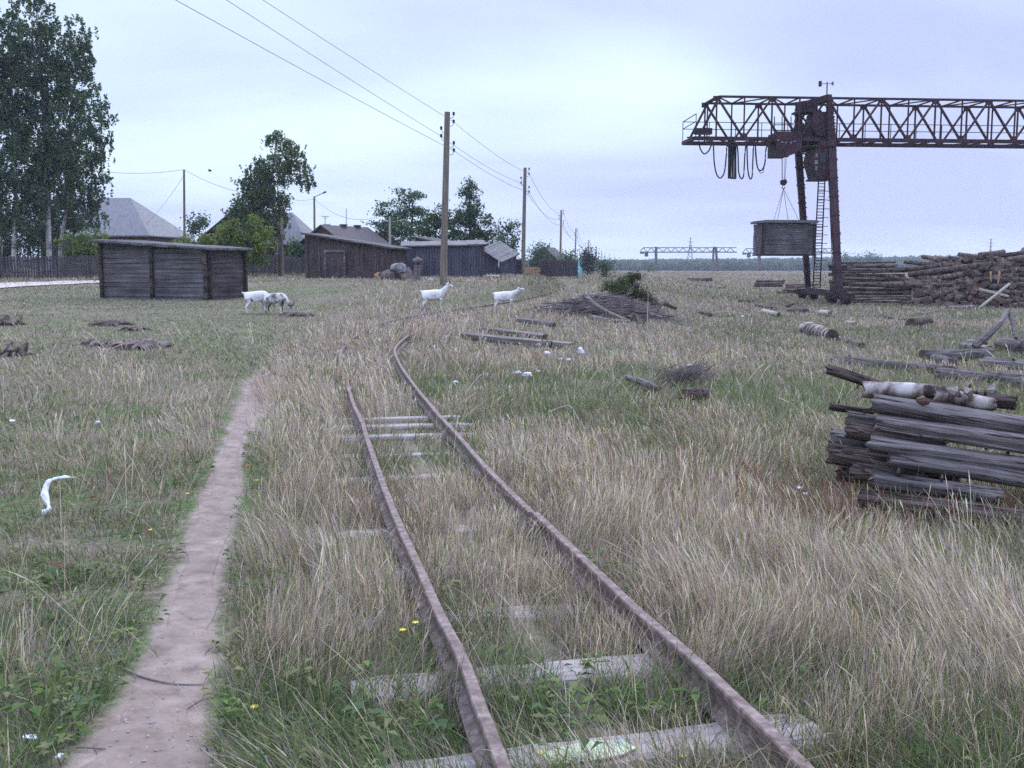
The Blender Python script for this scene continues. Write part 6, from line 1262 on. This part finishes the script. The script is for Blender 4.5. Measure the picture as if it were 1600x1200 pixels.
def grow():
    rng = np.random.RandomState(12)
    # 1. short leafy grass
    P = scatter(520000, 1.7, 75, rng); pd, cd, dry, low, red, blk, n2 = env(P); D = np.hypot(P[:, 0], P[:, 1])
    keep = ~blk & (rng.rand(len(P)) < np.clip((pd-.80)*1.6, 0, 1)**1.6) & (rng.rand(len(P)) < .5+.5*n2*1.4); keep &= ~((cd < .06) | (np.abs(cd-.41) < .03))
    slp = np.zeros(len(P), bool)
    for sx, sy, sa in SLEEP:
        if sy > 20: continue
        dx, dy = P[:, 0]-sx, P[:, 1]-sy; u = dx*math.cos(sa)+dy*math.sin(sa); v = -dx*math.sin(sa)+dy*math.cos(sa); slp |= (np.abs(v) < .11) & (((sy > 9.5) & (sy < 11.0) & (np.abs(u) < .37)) | ((sy < 3.1) & (np.abs(u) < .74)) | ((sy > 3.1) & (sy < 3.9) & (u > -.05) & (u < .32)) | ((sy > 5) & (sy < 7) & (u < -.35)))
    keep &= ~(slp & (rng.rand(len(P)) < .75))
    P, D, dry, low, red, n2, cd = P[keep], D[keep], dry[keep], low[keep], red[keep], n2[keep], cd[keep]; n = len(P)
    g = rng.rand(n) < np.clip(.90-dry*.75-.12*(P[:, 0] < -1.5), .12, 1); cols = np.where(g[:, None], pick(PAL_GRN, n, rng), pick(PAL_DRY, n, rng)*.72)
    r = rng.rand(n) < red*.5; cols[r] = pick(PAL_RED, r.sum(), rng)
    mv = rng.rand(n) < .16+.30*np.clip((D-12)/16, 0, 1); cols[mv] = pick(PAL_MAU, mv.sum(), rng)*.7
    h = rng.gamma(4, .026, n)*(1.15-.55*low)+.015; h *= np.where(P[:, 0] < -1.2-P[:, 1]*.08, .72, 1.0); h *= np.interp(D, [2, 10, 25, 60], [.9, .9, .8, 1.0])
    h *= np.clip(.25+(path_dist(P[:, 0], P[:, 1])-.9)*.9, .25, 1); w = np.maximum(rng.uniform(.0025, .0055, n), D/1024*.75); lean = rng.uniform(.15, 1.0, n)
    blades('grass', 'short green and tan grass covering the meadow between the tall stalks', P, h, w, lean, cols, rng, .7)
    # 2. tall dry stalks
    P = scatter(560000, 1.8, 90, rng); pd, cd, dry, low, red, blk, n2 = env(P); D = np.hypot(P[:, 0], P[:, 1])
    clump = fbm(P[:, 0]*4+3, P[:, 1]*4, 61, 2)
    pr = np.clip(dry*1.15-.18, .03, 1)*np.clip((clump-.36)*3.4, .05, 1)*np.clip(1-low*1.05, 0, 1)*np.clip((pd-1.45)*1.0, 0, 1)
    over = np.exp(-((P[:, 1]-17.4)/5.9)**6)*(cd < 1.5)+np.exp(-((P[:, 1]-29)/8)**4)*(cd < 2)*.6; sx_ = P[:, 0]-np.interp(P[:, 1], CLs[12:90, 1], CLs[12:90, 0]); over = over*np.where(P[:, 1] < 19.6, np.clip(1-(sx_-.30)/.1, .0, 1), 1); pr = np.clip(pr*np.where((sx_ > .38) & (sx_ < .75) & (P[:, 1] > 14) & (P[:, 1] < 24), .25, 1)+over*.75, 0, 1)
    keep = ~blk & (rng.rand(len(P)) < pr); keep &= ~((np.abs(cd-.41) < .055) & (over < .5))
    slp = np.zeros(len(P), bool)
    for sx, sy, sa in SLEEP:
        if sy > 20: continue
        dx, dy = P[:, 0]-sx, P[:, 1]-sy; u = dx*math.cos(sa)+dy*math.sin(sa); v = -dx*math.sin(sa)+dy*math.cos(sa); slp |= (np.abs(v) < .12) & (((sy > 9.5) & (sy < 11.0) & (np.abs(u) < .37)) | ((sy < 3.1) & (np.abs(u) < .74)) | ((sy > 3.1) & (sy < 3.9) & (u > -.05) & (u < .32)))
    keep &= ~(slp & (rng.rand(len(P)) < .35))
    P, D, dry, low, red, cd, over = P[keep], D[keep], dry[keep], low[keep], red[keep], cd[keep], over[keep]; n = len(P)
    cols = pick(PAL_DRY, n, rng); mv = rng.rand(n) < .30+.32*np.clip((D-9)/16, 0, 1); cols[mv] = pick(PAL_MAU, mv.sum(), rng)*1.1; r = rng.rand(n) < red*.6+.04; cols[r] = pick(PAL_RED, r.sum(), rng)
    gg = rng.rand(n) < .12; cols[gg] = pick(PAL_GRN, gg.sum(), rng)*1.3
    h = rng.uniform(.14, .42, n)*(.50+.60*dry); h *= np.maximum(np.clip(1-np.clip(.30-np.abs(cd-.41), 0, .3)*1.6, .4, 1), over); h *= np.where((cd < .41) & (over < .4), .75, 1.0); h *= 1+.75*over; h *= np.interp(D, [2, 7, 16, 60], [.92, .85, .52, .45])
    w = np.maximum(rng.uniform(.0016, .003, n), D/1024*.62); lean = np.abs(rng.normal(0, .26, n))+.03
    blades('dry_grass', 'tall pale dry grass stalks with feathery seed heads', P, h, w, lean, cols, rng, .6, head=np.where(rng.rand(n) < .14, rng.uniform(1.7, 2.7, n), rng.uniform(.7, 1.6, n)), gust=(-.10, 0))
    # 3. far sward: tussocks out to the wood
    P = scatter(150000, 60, 520, rng); D = np.hypot(P[:, 0], P[:, 1]); n3 = fbm(P[:, 0]*.05, P[:, 1]*.02, 71)
    blk = np.zeros(len(P), bool)
    for bx, by, rx, ry in BLOCK: blk |= (((P[:, 0]-bx)/rx)**2+((P[:, 1]-by)/ry)**2 < 1)
    P, D, n3 = P[~blk], D[~blk], n3[~blk]; n = len(P); g = rng.rand(n) < np.clip((n3-.46)*3, .05, .7)+.25*(P[:, 0] < -5); cols = np.where(g[:, None], pick(PAL_GRN, n, rng)*1.1, pick(PAL_DRY, n, rng)*.62); mv = rng.rand(n) < .4; cols[mv] = pick(PAL_MAU, mv.sum(), rng)*.9
    h = rng.uniform(.10, .30, n); w = D/1024*rng.uniform(.8, 1.6, n); blades('meadow_grass', 'tan and green grass of the wide field running to the far wood', P, h, w, rng.uniform(.1, .5, n), cols, rng, .5)
    # 4. a few leaning single bents
    P = scatter(1500, 2.6, 22, rng); pd, cd, dry, low, red, blk, n2 = env(P); keep = (pd > 1.3) & ~blk & (np.abs(cd-.41) > .05) & (rng.rand(len(P)) < .75); P = P[keep]; n = len(P); D = np.hypot(P[:, 0], P[:, 1])
    blades('grass_stems', 'single long straw-coloured grass stems leaning across the meadow', P, rng.uniform(.28, .5, n), np.maximum(.0018, D/1024*.55), rng.uniform(.2, .95, n), pick(PAL_DRY, n, rng)*1.05, rng, .35, head=rng.uniform(.8, 1.8, n))
grow()
# broad-leaved weeds
def weeds():
    rng = np.random.RandomState(4); V_ = []; Cc = []
    spots = scatter(5200, 2, 26, rng); pd, cd, dry, low, red, blk, n2 = env(spots); g = field(spots, GRN)
    k = (pd > 1.08) & ~blk & (np.abs(cd-.41) > .09) & (rng.rand(len(spots)) < np.clip(.12+g*.8-dry*.2+red*.2, 0, 1)); spots = spots[k]; rd = red[k]; zz = gz(spots[:, 0], spots[:, 1])
    for (x, y), z, r_ in zip(spots, zz, rd):
        n = rng.randint(5, 16); s = rng.uniform(.02, .055); col = (PAL_RED[rng.randint(3)] if rng.rand() < r_ else PAL_GRN[rng.randint(6)]*rng.uniform(.7, 1.1)); H = rng.uniform(.02, .14)
        for i in range(n):
            a = rng.uniform(0, 6.28); d = np.array([math.cos(a), math.sin(a), 0]); sd_ = np.array([-d[1], d[0], 0]); c = np.array([x, y, z+H*rng.rand()+.01])+d*rng.uniform(0, s*.8); el = rng.uniform(-.1, .9); L = s*rng.uniform(.7, 1.5)
            t1 = c+d*L*.5+np.array([0, 0, L*.5*el]); t2 = c+d*L+np.array([0, 0, L*.5*el-L*.15]); w = L*rng.uniform(.15, .28)
            V_ += [c, t1-sd_*w, t2, t1+sd_*w]; Cc += [col*rng.uniform(.8, 1.2)]*4
    n = len(V_)//4; ob = fast_mesh('weeds', np.array(V_), np.arange(4*n).reshape(n, 4), np.zeros((0, 3)), np.array(Cc), ['grass_blades']); tag(ob, 'low broad-leaved green weeds among the grass by the path', 'weeds', kind='stuff')
weeds()
# yellow flowers
m = MB(); 
for px, py, up_ in ((650, 1005, .14), (630, 1012, .12), (846, 1190, .05), (1065, 1195, .05), (236, 836, .05), (398, 1118, .05), (402, 764, .1), (293, 780, .06), (405, 784, .06)):
    c = hit(px, py+up_*200/ (hit(px, py).y/3.4)*.9)+Vector((0, 0, up_)); r = .012
    for i in range(8): a = i*.785; m.add([c, c+Vector((math.cos(a-.3)*r, math.sin(a-.3)*r, .004)), c+Vector((math.cos(a)*r*1.3, math.sin(a)*r*1.3, .002)), c+Vector((math.cos(a+.3)*r, math.sin(a+.3)*r, .004))], [(0, 1, 2, 3)])
    m.tube([c-Vector((0, 0, up_)), c], .0015, 4, 1)
mm, nt_, b_ = nodes('yellow_petal'); b_.inputs['Base Color'].default_value = (.75, .6, .04, 1)
mm, nt_, b_ = nodes('green_stem'); b_.inputs['Base Color'].default_value = (.09, .14, .04, 1)
tag(m.build('wild_flowers', ['yellow_petal', 'green_stem']), 'tiny yellow flowers dotted among the grass by the rails and path', 'flowers', kind='stuff')

# ------------------------------------------------------------------ haze: even damp air over the whole place
def haze():
    m = bpy.data.materials.new('haze_air'); m.use_nodes = True; nt = m.node_tree; nt.nodes.clear(); o = nt.nodes.new('ShaderNodeOutputMaterial'); p = nt.nodes.new('ShaderNodeVolumePrincipled')
    p.inputs['Density'].default_value = .00035; p.inputs['Color'].default_value = (.82, .89, 1, 1); p.inputs['Anisotropy'].default_value = .1; nt.links.new(p.outputs[0], o.inputs['Volume']); MATS['haze_air'] = m
    b = MB(); b.box((0, 760, 10), (2600, 1600, 56)); tag(b.build('haze', 'haze_air'), kind='stuff')
HAZE = True
if HAZE: haze()
